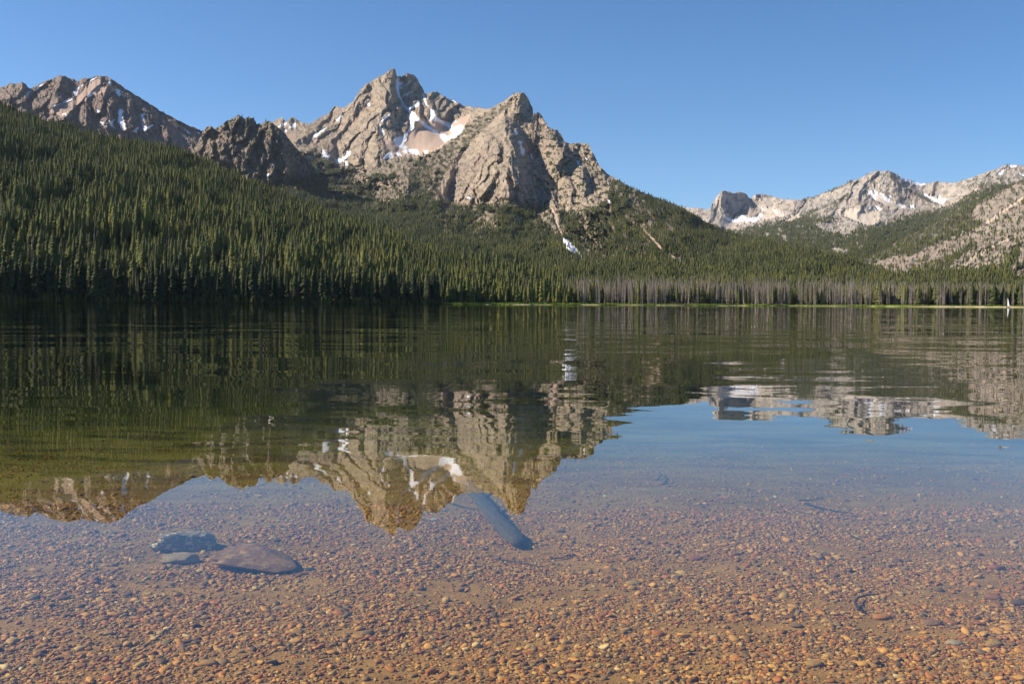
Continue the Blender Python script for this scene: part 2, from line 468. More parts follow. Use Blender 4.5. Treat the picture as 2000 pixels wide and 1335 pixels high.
# the main massif with its forested foot
m3_top = [(340, 330), (500, 275)] + T(3, [(930, 215), (955, 185), (1000, 150), (1050, 130), (1060, 100), (1070, 100), (1077, 135), (1110, 165), (1130, 170), (1170, 125), (1210, 125), (1250, 160), (1330, 190), (1370, 190), (1390, 218)]) \
    + T(1, [(20, 750), (60, 725), (120, 690), (150, 660), (240, 640), (270, 600), (330, 535), (380, 550), (440, 550), (500, 510), (550, 480), (570, 430), (620, 350), (700, 270), (760, 235), (850, 185), (920, 150), (980, 105), (1020, 86), (1040, 95), (1050, 140), (1070, 188), (1100, 168), (1120, 185), (1150, 170), (1180, 142), (1210, 155), (1240, 148), (1290, 185), (1320, 240), (1360, 310), (1390, 375), (1460, 375), (1520, 358), (1550, 360), (1600, 405), (1700, 450), (1800, 500)]) \
    + T(2, [(330, 225), (400, 243), (440, 240), (480, 238), (520, 258), (570, 245), (640, 205), (700, 175), (760, 130), (820, 102), (870, 102), (900, 140), (930, 190), (955, 240), (960, 302), (1000, 285), (1040, 310), (1060, 360), (1100, 425), (1140, 440), (1180, 450), (1220, 490), (1250, 555), (1300, 575), (1350, 580), (1390, 562), (1420, 580), (1475, 575), (1490, 620), (1530, 690), (1570, 780), (1620, 830), (1716, 895)]) \
    + [(1240, 370), (1300, 393), (1340, 410), (1385, 437), (1432, 456), (1500, 470), (1600, 495), (1700, 522), (1800, 550), (1860, 575)]
m3_ctrl = [(340, 570, 1500), (600, 570, 1500), (900, 570, 1450), (1200, 570, 1450), (1400, 570, 1450), (1600, 570, 1600), (1860, 575, 1900),
           (340, 420, 2300), (600, 480, 2100), (900, 480, 2100), (1100, 480, 2100), (1300, 480, 2100), (1500, 490, 2250), (1700, 525, 2250),
           (540, 400, 2500), (600, 400, 2600), (700, 400, 2850), (850, 400, 2750), (1000, 400, 2720), (1200, 400, 2620), (1340, 412, 2850), (1432, 456, 2900),
           (650, 310, 3750), (700, 320, 3600), (750, 310, 3480), (800, 310, 3560), (840, 330, 3250), (860, 290, 3720), (850, 230, 4150), (890, 255, 3960),
           (768, 136, 4450), (766, 170, 4350), (764, 200, 4220), (755, 240, 4040), (745, 270, 3810), (700, 160, 4620), (690, 200, 4450), (640, 240, 4380), (650, 280, 4000), (700, 250, 4120),
           (778, 160, 4520), (785, 200, 4380), (800, 235, 4150), (790, 265, 3900), (770, 262, 3820), (620, 250, 4200), (560, 245, 4300), (600, 310, 3500), (340, 330, 3300), (500, 280, 4000),
           (800, 146, 4560), (805, 200, 4350), (880, 190, 4550), (940, 214, 4250), (880, 260, 4200), (1010, 183, 3650), (1030, 200, 3750), (990, 230, 3450), (1000, 300, 3050), (1012, 350, 2850), (1015, 400, 2720),
           (940, 260, 3650), (930, 310, 3380), (900, 340, 3250), (880, 390, 3020), (940, 380, 2850), (1035, 300, 3330), (1045, 350, 3120), (1050, 400, 2880), (1050, 230, 3600), (1090, 280, 3280), (1098, 320, 3120), (1080, 340, 3120), (1115, 330, 3250),
           (1135, 345, 3000), (1150, 385, 2850), (1165, 350, 3120), (1140, 284, 3380), (1200, 345, 3150), (1300, 392, 3000)]
m3_R = [T(1, p) for p in ([(1020, 90), (1000, 200), (1000, 300), (970, 480), (880, 590), (850, 700), (840, 900), (850, 1100)], [(1090, 560), (1000, 610), (920, 680), (870, 760)],
        [(700, 430), (640, 480), (500, 640), (400, 800), (300, 960), (250, 1100)], [(830, 620), (700, 760), (560, 900), (480, 1020)], [(830, 740), (760, 850), (640, 1000), (590, 1120)],
        [(560, 480), (450, 620), (300, 780), (150, 900)], [(1210, 155), (1240, 260), (1230, 380), (1290, 480), (1230, 560)], [(1320, 490), (1340, 580), (1330, 680)],
        [(1540, 360), (1440, 440), (1500, 560), (1560, 640)], [(1800, 510), (1700, 560), (1640, 660)], [(330, 540), (250, 640), (100, 800)], [(700, 270), (640, 380), (570, 470)], [(1650, 440), (1580, 560)])] \
    + [T(2, p) for p in ([(850, 105), (840, 200), (860, 300)], [(740, 140), (700, 240), (670, 330), (700, 420), (730, 520), (790, 600), (830, 760), (850, 860), (870, 1020), (900, 1120)],
        [(560, 530), (520, 700), (440, 850), (400, 1000), (370, 1100)], [(640, 560), (600, 720), (520, 850), (440, 1000)], [(430, 660), (400, 860), (330, 960), (270, 1080)],
        [(620, 820), (560, 930), (480, 1050)], [(720, 800), (710, 900), (760, 1050)], [(220, 720), (160, 920), (130, 1100)], [(540, 260), (440, 420), (300, 600), (220, 720)],
        [(1000, 290), (1060, 400), (1140, 520), (1230, 620), (1240, 720), (1190, 800)], [(1080, 900), (1090, 1000), (1130, 1120), (1200, 1200), (1180, 1320)], [(1400, 800), (1420, 900), (1440, 1050), (1480, 1180)],
        [(1480, 580), (1500, 700), (1570, 800), (1660, 980), (1700, 1100)], [(980, 900), (950, 1040), (990, 1160)], [(1190, 800), (1330, 940), (1330, 1100)], [(1540, 1090), (1520, 1180)])] \
    + [T(3, p) for p in ([(1060, 105), (1070, 200), (1040, 280)], [(1190, 125), (1180, 240)], [(1400, 300), (1250, 420)])] \
    + [[(1210, 352), (1290, 430), (1380, 520), (1420, 560)], [(700, 400), (690, 480), (720, 560)], [(1080, 420), (1120, 500), (1180, 560)], [(900, 400), (880, 480)], [(1000, 420), (990, 520)], [(800, 330), (790, 400)], [(560, 330), (640, 470)]]
m3_G = [T(1, p) for p in ([(1070, 200), (1060, 320), (1090, 420), (1150, 530), (1210, 620), (1220, 760), (1170, 880), (1050, 960), (960, 1100)], [(740, 520), (640, 700), (540, 850), (480, 940), (380, 1150)],
        [(850, 600), (760, 740), (640, 900), (540, 1040)], [(860, 800), (890, 880), (940, 1040)], [(1390, 380), (1410, 500), (1440, 560), (1450, 650)],
        [(430, 600), (330, 700), (230, 770), (70, 900)], [(660, 350), (600, 440)], [(1620, 430), (1600, 640)], [(1120, 190), (1110, 330), (1150, 450)], [(1280, 560), (1260, 640)])] \
    + [T(2, p) for p in ([(740, 240), (790, 400), (850, 560), (930, 680), (980, 820), (1000, 960), (930, 1030), (940, 1200)], [(560, 640), (540, 760), (450, 880), (390, 940)], [(690, 830), (650, 950), (560, 1060)],
        [(180, 900), (110, 1050)], [(480, 640), (440, 760), (380, 900), (300, 1010)], [(1250, 560), (1300, 720), (1380, 760), (1450, 900), (1530, 1000), (1600, 1140)], [(1200, 960), (1260, 1060), (1300, 1200)],
        [(960, 300), (900, 380), (850, 440)], [(660, 700), (600, 800)], [(1040, 960), (1060, 1100), (1100, 1200)], [(760, 880), (830, 1050), (820, 1150)], [(640, 380), (580, 500)])] \
    + [T(3, p) for p in ([(1120, 165), (1130, 300)], [(1300, 220), (1280, 360)], [(1500, 380), (1560, 560), (1700, 680)])] \
    + [[(1330, 415), (1420, 480), (1500, 560)], [(1200, 420), (1260, 500), (1300, 560)], [(620, 330), (700, 380), (780, 430), (860, 560)], [(1060, 480), (1080, 560)], [(950, 420), (940, 520)], [(600, 480), (640, 560)]]
m3_snow = [T(1, p) for p in (
    [(1062, 205), (1084, 210), (1086, 300), (1094, 380), (1120, 440), (1150, 520), (1190, 543), (1240, 545), (1290, 500), (1325, 478), (1332, 495), (1290, 530), (1250, 550), (1222, 590), (1280, 610), (1295, 660), (1330, 680), (1335, 702), (1265, 700), (1252, 730), (1267, 780), (1242, 812), (1200, 842), (1180, 880), (1170, 940), (1130, 970), (1140, 1000), (1182, 1010), (1170, 1032), (1120, 1022), (1040, 975), (1030, 915), (1100, 888), (1150, 900), (1140, 870), (1180, 838), (1215, 800), (1218, 740), (1203, 650), (1208, 600), (1186, 570), (1138, 525), (1106, 440), (1070, 400), (1070, 340), (1050, 310)],
    [(1085, 260), (1140, 245), (1147, 257), (1090, 288)], [(1100, 310), (1150, 285), (1110, 322)], [(1140, 400), (1200, 370), (1240, 350), (1238, 367), (1180, 400)], [(1160, 280), (1220, 230), (1228, 245), (1170, 292)],
    [(1370, 400), (1392, 390), (1397, 450), (1412, 500), (1436, 550), (1400, 512), (1382, 470)],
    [(1450, 575), (1505, 562), (1502, 620), (1540, 658), (1600, 698), (1680, 728), (1720, 770), (1760, 795), (1790, 762), (1830, 755), (1850, 780), (1800, 870), (1740, 905), (1690, 905), (1630, 955), (1580, 905), (1565, 870), (1620, 860), (1670, 895), (1735, 855), (1700, 805), (1640, 755), (1560, 708), (1500, 692), (1435, 700), (1465, 660)],
    [(1335, 695), (1400, 738), (1480, 800), (1555, 838), (1548, 858), (1450, 808), (1380, 765)], [(945, 1080), (1000, 1078), (1005, 1130), (940, 1152), (890, 1152)], [(1035, 1090), (1090, 1078), (1125, 1117), (1070, 1115)],
    [(1130, 1062), (1190, 1040), (1250, 1038), (1312, 1060), (1322, 1098), (1280, 1108), (1220, 1066), (1170, 1088)], [(1380, 1070), (1425, 1058), (1412, 1098)],
    [(65, 885), (120, 838), (222, 778), (218, 797), (140, 865), (80, 905)], [(176, 1040), (222, 1080), (262, 1150), (240, 1162), (188, 1130)], [(322, 1170), (400, 1148), (450, 1118), (470, 1068), (514, 1063), (504, 1104), (420, 1184), (360, 1214)],
    [(446, 1180), (468, 1180), (474, 1255), (448, 1235)], [(335, 695), (400, 632), (408, 645), (350, 706)], [(868, 705), (958, 632), (974, 645), (890, 710)], [(856, 740), (914, 862), (902, 874), (858, 800)],
    [(1608, 412), (1700, 442), (1765, 483), (1700, 462)], [(1736, 698), (1762, 698), (1752, 724)], [(706, 478), (744, 510), (732, 530), (702, 500)], [(256, 860), (290, 830), (285, 850), (262, 872)], [(0, 1125), (40, 1130), (30, 1145)])] \
    + [T(2, p) for p in ([(788, 448), (812, 460), (808, 502), (790, 492)], [(818, 545), (862, 555), (846, 580), (857, 610), (884, 630), (872, 692), (850, 662), (838, 600)], [(940, 655), (958, 722), (942, 720)],
    [(1293, 688), (1314, 690), (1312, 712)], [(1362, 732), (1384, 740), (1393, 792), (1374, 784)], [(1438, 703), (1463, 708), (1457, 728)], [(1640, 1090), (1680, 1100), (1665, 1135)], [(330, 1075), (375, 1065), (370, 1085)])] \
    + [T(7, p) for p in ([(792, 868), (815, 872), (862, 916), (892, 948), (903, 970), (860, 952), (808, 912)],)] \
    + [T(3, p) for p in ([(1005, 235), (1050, 205), (1040, 225), (1015, 245)], [(1068, 215), (1117, 188), (1112, 207), (1080, 232)], [(1188, 195), (1232, 190), (1215, 262), (1193, 222)], [(1138, 242), (1182, 223), (1172, 252)], [(1092, 292), (1117, 260), (1117, 292)], [(1375, 600), (1410, 600), (1400, 625)])]
m3_scree = [T(1, p) for p in (
    [(1330, 690), (1440, 690), (1500, 660), (1560, 690), (1680, 720), (1720, 760), (1790, 740), (1830, 700), (1900, 700), (1850, 820), (1660, 960), (1560, 1040), (1420, 1100), (1200, 1110), (1050, 1110), (960, 1100), (920, 1000), (880, 880), (1030, 930), (1170, 950), (1200, 860), (1260, 800), (1260, 720)],
    [(0, 900), (60, 900), (160, 940), (80, 960), (0, 930)], [(1690, 740), (1820, 640), (1950, 620), (1900, 720), (1800, 780), (1750, 800)])] \
    + [T(2, p) for p in ([(1085, 1130), (1150, 1180), (1190, 1260), (1180, 1340), (1165, 1330), (1165, 1230), (1110, 1170)],)] \
    + [T(7, p) for p in ([(722, 695), (758, 730), (772, 790), (800, 850), (792, 865), (762, 800), (745, 740)], [(1190, 790), (1240, 835), (1310, 905), (1318, 955), (1270, 892), (1215, 835)], [(1440, 850), (1500, 920), (1480, 900)])] \
    + [T(3, p) for p in ([(1150, 890), (1200, 940), (1270, 990), (1262, 1000), (1190, 955)],)] + [[(1290, 480), (1345, 518), (1350, 526), (1310, 506)]]
treeline = [(340, 300), (540, 345), (575, 300), (600, 284), (630, 300), (660, 318), (700, 326), (750, 312), (800, 305), (830, 318), (855, 370), (870, 398), (950, 395), (1030, 395), (1075, 402),
            (1110, 415), (1150, 412), (1185, 385), (1195, 350), (1260, 372), (1340, 400), (1900, 520)]
outcrops = [T(7, p) for p in ([(-80, 420), (0, 430), (60, 500), (120, 520), (140, 590), (90, 640), (20, 560), (-60, 520), (-150, 540), (-220, 470), (-120, 410)],
            [(-200, 560), (-100, 580), (-60, 650), (-110, 700), (-200, 640)], [(-60, 500), (40, 510), (60, 600), (0, 680), (-80, 600)],
            [(370, 720), (440, 720), (460, 800), (400, 830)], [(640, 650), (760, 700), (820, 800), (780, 860), (700, 800), (640, 720)], [(880, 760), (960, 760), (1000, 900), (940, 1000), (900, 900)],
            [(1150, 680), (1220, 700), (1230, 760), (1160, 740)], [(1100, 900), (1220, 950), (1180, 980)], [(-260, 440), (-200, 440), (-180, 520), (-260, 600), (-300, 520)])] \
    + [T(3, p) for p in ([(1500, 850), (1640, 860), (1640, 930), (1520, 920)], [(1450, 1020), (1800, 1030), (1780, 1100), (1600, 1150), (1440, 1100)], [(1780, 760), (1950, 840), (1990, 960), (1850, 900)], [(1420, 380), (1560, 420), (1540, 500), (1420, 480)])]
band = [(800, 322), (850, 292), (900, 252), (940, 228), (985, 205), (1008, 188), (1000, 205), (950, 245), (900, 300), (868, 345), (845, 400), (800, 400)]
def m3_cover(U, V):
    tl = lerp(treeline, U) + fbm(U / 18, V / 18, 3, 101) * 9
    c = np.clip((V - tl) / 7, 0, 1)
    oc = polys_mask(U, V, outcrops, 9, 111)
    n = fbm(U / 9, V / 6, 3, 121)
    c = c * (1 - np.clip(oc * (0.75 + n), 0, 1) * 0.85)
    mid = np.clip(1 - np.abs(V - tl - 30) / 60, 0, 1) * (U > 560) * (U < 1260)
    n3_ = fbm(U / 16, V / 9, 3, 125)
    c = c * (1 - mid * np.clip((n3_ - 0.12) * 9, 0, 0.9))
    c = np.maximum(c, in_poly(U + n * 5, V + n * 6, band) * np.clip(0.55 + n, 0, 1))
    right = np.clip((U - 1080) / 60, 0, 1) * np.clip((1380 - U) / 60, 0, 1) * np.clip((V - 400) / 20, 0, 1) * np.clip((530 - V) / 30, 0, 1)
    c = c * (1 - right * np.clip(fbm((U - V) / 8, (U + V) / 30, 3, 131) * 1.5 + 0.1, 0, 0.8))
    sc_ = polys_mask(U, V, m3_scree + m3_snow, 2, 141)
    return np.clip(c * (1 - sc_), 0, 1)
layer('granite_massif', 340, 1860, 1.05, 330, m3_top, [(340, 580), (1860, 585)], lambda U, V, us, vt, vb: tps(m3_ctrl, U, V), M['rock'],
      m3_R, m3_G, m3_snow, m3_scree, veg=lambda U, V: m3_cover(U, V) * 0.9, k=6.0, W=34, rough=27, undul=85, scrub_amt=lambda U, V: 0.5 + 0.8 * np.clip((U - 1030) / 40, 0, 1), rscale=105, jag=2.0, aniso=0.55)

# far pale mountains on the right
m6_top = T(5, [(-300, 455), (0, 455), (60, 460), (180, 470), (310, 480), (330, 420), (360, 370), (400, 320), (430, 290), (470, 282), (520, 300), (560, 310), (600, 298), (650, 300), (690, 320), (715, 360), (740, 365), (780, 330), (830, 320), (900, 330), (960, 340), (1050, 370), (1250, 385), (1300, 365), (1400, 350), (1550, 290), (1700, 230), (1800, 180), (1900, 150)]) \
    + T(6, [(100, 235), (200, 195), (300, 145), (350, 130), (400, 140), (430, 140), (470, 125), (520, 150), (600, 195), (700, 230), (800, 262), (880, 270), (950, 260), (1000, 250), (1100, 260), (1200, 265), (1300, 230), (1450, 180), (1550, 140), (1650, 110), (1750, 68), (1850, 70), (1947, 75), (2300, 50), (3200, 150)])
m6_ctrl = [(1280, 440, 6200), (1280, 575, 2600), (1500, 575, 2600), (1800, 575, 2400), (2250, 575, 2300), (1400, 440, 5600), (1500, 470, 4300), (1700, 480, 4100), (1900, 480, 3800), (2250, 480, 3600),
           (1395, 400, 6650), (1412, 380, 6700), (1418, 400, 6600), (1445, 385, 7150), (1450, 405, 6950), (1480, 400, 7350), (1495, 385, 7300), (1480, 428, 6300), (1420, 430, 6300), (1600, 390, 6700), (1550, 440, 5600), (1730, 335, 7000), (1700, 400, 6100), (1700, 440, 5300), (1840, 400, 6500), (1830, 358, 7300), (1980, 325, 6700), (1900, 400, 5300), (2250, 320, 6500), (2250, 420, 5000)]
m6_R = [T(5, p) for p in ([(440, 290), (425, 430), (440, 570)], [(430, 300), (350, 450), (300, 600)], [(640, 300), (680, 430), (830, 520)], [(1850, 160), (1730, 320), (1600, 500), (1500, 640), (1350, 720)], [(820, 320), (900, 440)], [(1250, 385), (1180, 520)],
        [(1250, 640), (1100, 720)], [(1500, 760), (1300, 860), (1000, 900)])] \
    + [T(6, p) for p in ([(460, 130), (560, 250), (700, 330), (860, 420), (1000, 510)], [(350, 135), (200, 330), (150, 400), (160, 520)], [(1750, 70), (1500, 250), (1150, 440), (900, 560)], [(980, 250), (960, 380)], [(60, 260), (30, 420), (-20, 520)], [(400, 700), (200, 900), (-100, 1100)])]
m6_G = [T(5, p) for p in ([(560, 330), (600, 570)], [(740, 370), (860, 500), (700, 600)], [(310, 480), (250, 600)], [(1040, 400), (1080, 540)], [(1400, 400), (1250, 560)], [(1900, 300), (1950, 460), (1900, 600)], [(1400, 680), (1200, 760)])] \
    + [T(6, p) for p in ([(300, 200), (330, 450), (480, 520)], [(800, 270), (1030, 480)], [(1400, 400), (1200, 560), (900, 700), (400, 860)], [(1900, 180), (1700, 260)], [(100, 300), (250, 540), (150, 640)])]
m6_snow = [T(5, p) for p in ([(445, 545), (520, 580), (590, 590), (600, 565), (640, 540), (680, 555), (690, 580), (740, 570), (800, 568), (840, 525), (853, 540), (810, 594), (760, 614), (700, 598), (640, 603), (560, 613), (500, 594)], [(978, 480), (1028, 520), (1010, 527)], [(1062, 508), (1083, 530), (1070, 542)], [(195, 600), (245, 583), (222, 607)], [(845, 455), (875, 480), (850, 494)])] \
    + [T(6, p) for p in ([(252, 342), (282, 347), (302, 388), (353, 430), (340, 443), (298, 422)], [(362, 373), (412, 393), (432, 418), (484, 438), (484, 473), (438, 442)], [(466, 383), (508, 414), (490, 423)], [(568, 482), (620, 498), (668, 526), (608, 523)], [(708, 498), (753, 508), (748, 533), (712, 533)],
       [(248, 542), (280, 518), (288, 553)], [(326, 513), (404, 550), (358, 554)], [(582, 186), (640, 207), (720, 238), (874, 272), (820, 289), (700, 254), (618, 223)], [(815, 365), (900, 397), (1000, 448), (1025, 395), (1047, 438), (1106, 427), (1062, 484), (1020, 492), (936, 443)],
       [(1765, 66), (1865, 73), (1852, 88), (1778, 84)], [(1656, 167), (1688, 128), (1744, 113), (1703, 150), (1698, 184)], [(1888, 162), (1960, 183), (1960, 200)], [(296, 318), (354, 387), (338, 388)], [(598, 298), (664, 320), (640, 325)])]
m6_scree = [T(5, p) for p in ([(860, 480), (980, 430), (1060, 520), (1080, 560), (960, 580), (820, 600), (600, 640), (560, 700), (480, 690), (360, 650), (190, 600), (300, 580), (440, 560), (600, 600), (760, 600)], [(1080, 600), (1250, 500), (1240, 560), (1120, 620)], [(1750, 480), (1850, 560), (1950, 560), (2060, 620), (1980, 660), (1850, 600), (1700, 560)])] \
    + [T(6, p) for p in ([(170, 540), (250, 560), (380, 550), (370, 650), (250, 740), (100, 680), (0, 620), (0, 500), (80, 560)], [(230, 330), (500, 460), (680, 540), (500, 540), (330, 460), (240, 380)], [(880, 420), (1000, 480), (900, 430)])]
def m6_cover(U, V):
    tl = lerp([(1280, 440), (1400, 452), (1440, 447), (1480, 436), (1530, 424), (1570, 415), (1620, 420), (1680, 440), (1720, 436), (1760, 420), (1810, 408), (1850, 400), (1900, 372), (1960, 355), (2000, 350), (2250, 330)], U)
    n = fbm(U / 12, V / 8, 4, 151)
    c = np.clip((V - tl + n * 10) / 8, 0, 1) * np.clip(1.05 - np.clip(n - 0.25, 0, 1) * 1.6, 0, 1)
    # thin woods along the ridges
    r1 = seg_dist(U, V, [T(5, [(1300, 370), (1700, 235), (1850, 165)]), T(6, [(500, 200), (560, 270), (700, 350), (860, 430), (1000, 500)]), T(5, [(1250, 560), (1450, 480), (1650, 400), (1760, 330)]), T(5, [(1300, 600), (1600, 470), (1700, 380)])])
    c = np.maximum(c, np.clip(1 - r1 / 5, 0, 1) * np.clip(0.7 + n, 0, 1))
    up = np.clip((U - 1860) / 60, 0, 1) * np.clip(1 - np.abs(V - 365) / 30, 0, 1)
    c = np.maximum(c, up * np.clip(0.35 + n, 0, 0.8))
    rocks = polys_mask(U, V, [T(5, p) for p in ([(1580, 880), (1680, 890), (1760, 940), (1700, 960), (1590, 920)], [(1540, 980), (1640, 1000), (1740, 1140), (1730, 1160), (1640, 1110), (1560, 1060)], [(1450, 1040), (1520, 1050), (1520, 1110), (1450, 1130)],
                              [(1050, 750), (1140, 760), (1130, 830), (1060, 800)], [(1400, 640), (1560, 600), (1750, 560), (1900, 640), (1800, 740), (1500, 720)], [(1700, 700), (1820, 700), (1760, 770), (1690, 760)], [(1850, 870), (1900, 880), (1890, 920)])], 5, 161)
    c = c * (1 - rocks * np.clip(0.95 + n * 0.5, 0, 1))
    s = polys_mask(U, V, m6_scree + m6_snow, 2, 171)
    return np.clip(c * (1 - s), 0, 1)
layer('far_mountains', 1280, 2250, 1.15, 230, m6_top, [(1280, 578), (2250, 585)], lambda U, V, us, vt, vb: tps(m6_ctrl, U, V), M['rock_far'],
      m6_R, m6_G, m6_snow, m6_scree, veg=lambda U, V: m6_cover(U, V) * 0.85, k=11.0, W=24, rough=46, rscale=190, jag=1.2, aniso=-0.4)

# rocky slope on the right
m7_top = [(1600, 575), (1640, 540), (1680, 512), (1720, 492), (1757, 470), (1800, 448), (1850, 425), (1880, 410), (1905, 398), (1935, 382), (1970, 366), (2000, 352), (2060, 325), (2150, 290), (2300, 240), (2500, 180)]
m7_R = [T(6, p) for p in ([(1947, 420), (1700, 560), (1500, 690), (1300, 800), (1050, 950), (700, 1100), (620, 1300)], [(1947, 700), (1700, 900), (1400, 1050), (1150, 1180), (1000, 1300)], [(2400, 100), (1947, 420)], [(2400, 500), (1947, 700)],
        [(1947, 1060), (1850, 1190)], [(1700, 340), (1500, 480), (1400, 600)])]
m7_G = [T(6, p) for p in ([(2300, 300), (1947, 560), (1600, 800), (1400, 930), (1000, 1130), (800, 1300)], [(1947, 900), (1800, 1100), (1500, 1230)], [(1947, 300), (1800, 440), (1500, 600), (1200, 760), (900, 930)], [(2300, 900), (1947, 1000)])]
def m7_cover(U, V):
    n = fbm(U / 10, V / 8, 4, 181)
    d = fbm((U + V) / 26, (U - V) / 7, 3, 191)
    dark = polys_mask(U, V, [T(6, p) for p in ([(1450, 470), (1350, 640), (1500, 700), (1300, 830), (1000, 930), (700, 1060), (500, 1060), (200, 1150), (-50, 1290), (-50, 900), (600, 800), (1100, 600), (1350, 480)],
                             [(800, 1240), (900, 1160), (1100, 1060), (1250, 1000), (1400, 900), (1420, 950), (1260, 1060), (1100, 1180), (950, 1260)], [(1740, 1100), (1820, 960), (1900, 980), (1880, 1080), (1800, 1200), (1700, 1200)],
                             [(1947, 200), (1700, 340), (1420, 480), (1400, 520), (1560, 440), (1800, 300), (1947, 260)])], 6, 201)
    low = np.clip((V - lerp([(1600, 500), (1760, 530), (1900, 520), (1990, 516), (2300, 480)], U) + n * 6) / 6, 0, 1)
    rock2 = polys_mask(U, V, [T(6, [(1800, 1180), (1947, 1180), (2100, 1200), (2100, 1300), (1900, 1310)])], 5, 211)
    c = np.maximum(np.maximum(dark * np.clip(0.95 + n * 0.6, 0, 1), low * (1 - rock2)), np.clip((n + d * 0.8) * 0.9 - 0.12, 0, 0.5))
    return c
layer('right_slope', 1600, 2500, 1.3, 180, m7_top, [(1600, 582), (2500, 588)],
      straight([(1600, 2100), (1750, 3000), (1900, 3400), (2500, 3600)], [(1600, 1600), (1800, 1650), (2500, 1500)]), M['rock_right'],
      m7_R, m7_G, veg=lambda U, V: np.clip(m7_cover(U, V) - 0.15, 0, 1), k=2.8, W=18, rough=21, scrub_amt=1.0, rscale=90, jag=1.0, aniso=-0.8, scree=[T(6, p) for p in ([(1947, 440), (1700, 600), (1560, 720), (1500, 700), (1947, 400)], [(1947, 780), (1600, 980), (1300, 1170), (1200, 1230), (1150, 1210), (1500, 980)])])

# ------------------------------------------------------------------ ground and lake bed
def bed_z(x, y, D, shore):
    n = fbm(x / 1.7, y / 1.7, 3, 221) * 0.035 * np.clip(1.4 - D / 60, 0, 1)
    near = np.interp(y, [-60, -12, 1.0, 4, 6, 8, 10, 14, 20, 40, 90, 200], [2.5, 0.7, 0.02, -0.13, -0.22, -0.31, -0.42, -0.62, -0.95, -1.9, -4.3, -9])
    far = np.interp(D - shore, [-120, -25, -6, 0, 8, 30, 120, 20000], [-12, -3, -0.4, 0.0, 0.55, 1.1, 1.6, 2.0])
    return np.where(D < shore - 130, near + n, np.maximum(far, np.where(D > shore, far, np.minimum(near, far))))
th = np.concatenate([np.linspace(-180, -42, 50)[:-1], np.linspace(-42, 42, 680), np.linspace(42, 180, 50)[1:]]) * math.pi / 180
thu = 1000 + F * np.tan(np.clip(th, -1.2, 1.2))
sh = lerp(SHORE, thu) + np.where(np.abs(th) < 0.7, fbm(thu / 60, thu * 0, 4, 231) * 9, 0)
sh = np.where(np.abs(th) > 1.25, 380.0, sh)
q = np.concatenate([np.geomspace(0.4, 60, 330), np.geomspace(64, 330, 20)])
rel = np.array([-120, -60, -30, -14, -8, -4, -2, 0, 2, 4, 6, 8, 12, 18, 26, 40, 70, 120, 300, 900, 2500, 7000, 15000.0])
Dg = np.concatenate([np.broadcast_to(q[:, None], (len(q), len(th))), sh[None] + rel[:, None]], 0)
Xg = Dg * np.sin(th)[None]; Yg = Dg * np.cos(th)[None]
Zg = bed_z(Xg, Yg, Dg, np.broadcast_to(sh[None], Dg.shape))
nlake = len(q) + 8          # rows up to the waterline
LB = (Xg, Yg, Zg)

def lake_bed_mat():
    t = NT('lake_bed_sand'); p = t.pos()
    big = t.noise(p, 0.55, 3, 0.5); fine = t.noise(p, 28, 4, 0.7); mid = t.noise(p, 5, 4, 0.6)
    v = t.n('ShaderNodeTexVoronoi'); v.inputs['Scale'].default_value = 26; t.l(p, v.inputs['Vector'])
    sand = t.mix(fine, (0.24, 0.12, 0.030), (0.42, 0.235, 0.075))
    sand = t.mix(t.ramp(mid, [(0.4, 0.0), (0.62, 0.6)]), sand, (0.16, 0.08, 0.02))
    sep = t.n('ShaderNodeSeparateXYZ'); t.l(p, sep.inputs[0])
    dist = t.n('ShaderNodeVectorMath', operation='LENGTH'); t.l(p, dist.inputs[0])
    # green algae on the deeper bed
    sx_ = t.n('ShaderNodeSeparateXYZ'); t.l(p, sx_.inputs[0])
    dd_ = t.math('SUBTRACT', t.math('ADD', dist.outputs['Value'], t.math('MULTIPLY', big, 5.0)), t.math('MULTIPLY', sx_.outputs[0], 0.35))
    alg = t.ramp(t.math('DIVIDE', dd_, 40.0), [(0.25, 0.0), (0.45, 1.0)])
    streak = t.noise(t.mapping(p, (0.35, 1, 1)), 1.6, 4, 0.6)
    ac = t.mix(t.ramp(streak, [(0.42, 0.0), (0.55, 1.0)]), (0.055, 0.045, 0.012), (0.21, 0.17, 0.045))
    c = t.mix(alg, sand, ac)
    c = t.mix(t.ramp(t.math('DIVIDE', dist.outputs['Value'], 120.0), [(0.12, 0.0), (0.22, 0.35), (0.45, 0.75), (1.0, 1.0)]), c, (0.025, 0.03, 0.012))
    t.bsdf(c, 0.95, 0.1, t.bump(fine, 0.5, 0.01))
    return t.m
M['bed'] = lake_bed_mat()
o = obj('lake_bed', mesh_np('lake_bed', np.stack(LB, -1)[:nlake].reshape(-1, 3), grid_faces(nlake, len(th))), M['bed'], smooth=True)
o['kind'] = 'structure'

def floor_mat():
    t = NT('valley_soil'); p = t.pos()
    n = t.noise(p, 0.05, 5, 0.6); n2 = t.noise(p, 0.6, 3, 0.6)
    t.bsdf(t.mix(n, (0.025, 0.028, 0.012), (0.05, 0.05, 0.022)), 0.95, 0.1, t.bump(n2, 0.5, 0.3)); return t.m
o = obj('valley_floor', mesh_np('valley_floor', np.stack(LB, -1)[nlake - 1:].reshape(-1, 3), grid_faces(len(Dg) - nlake + 1, len(th))), floor_mat(), smooth=True)
o['kind'] = 'structure'

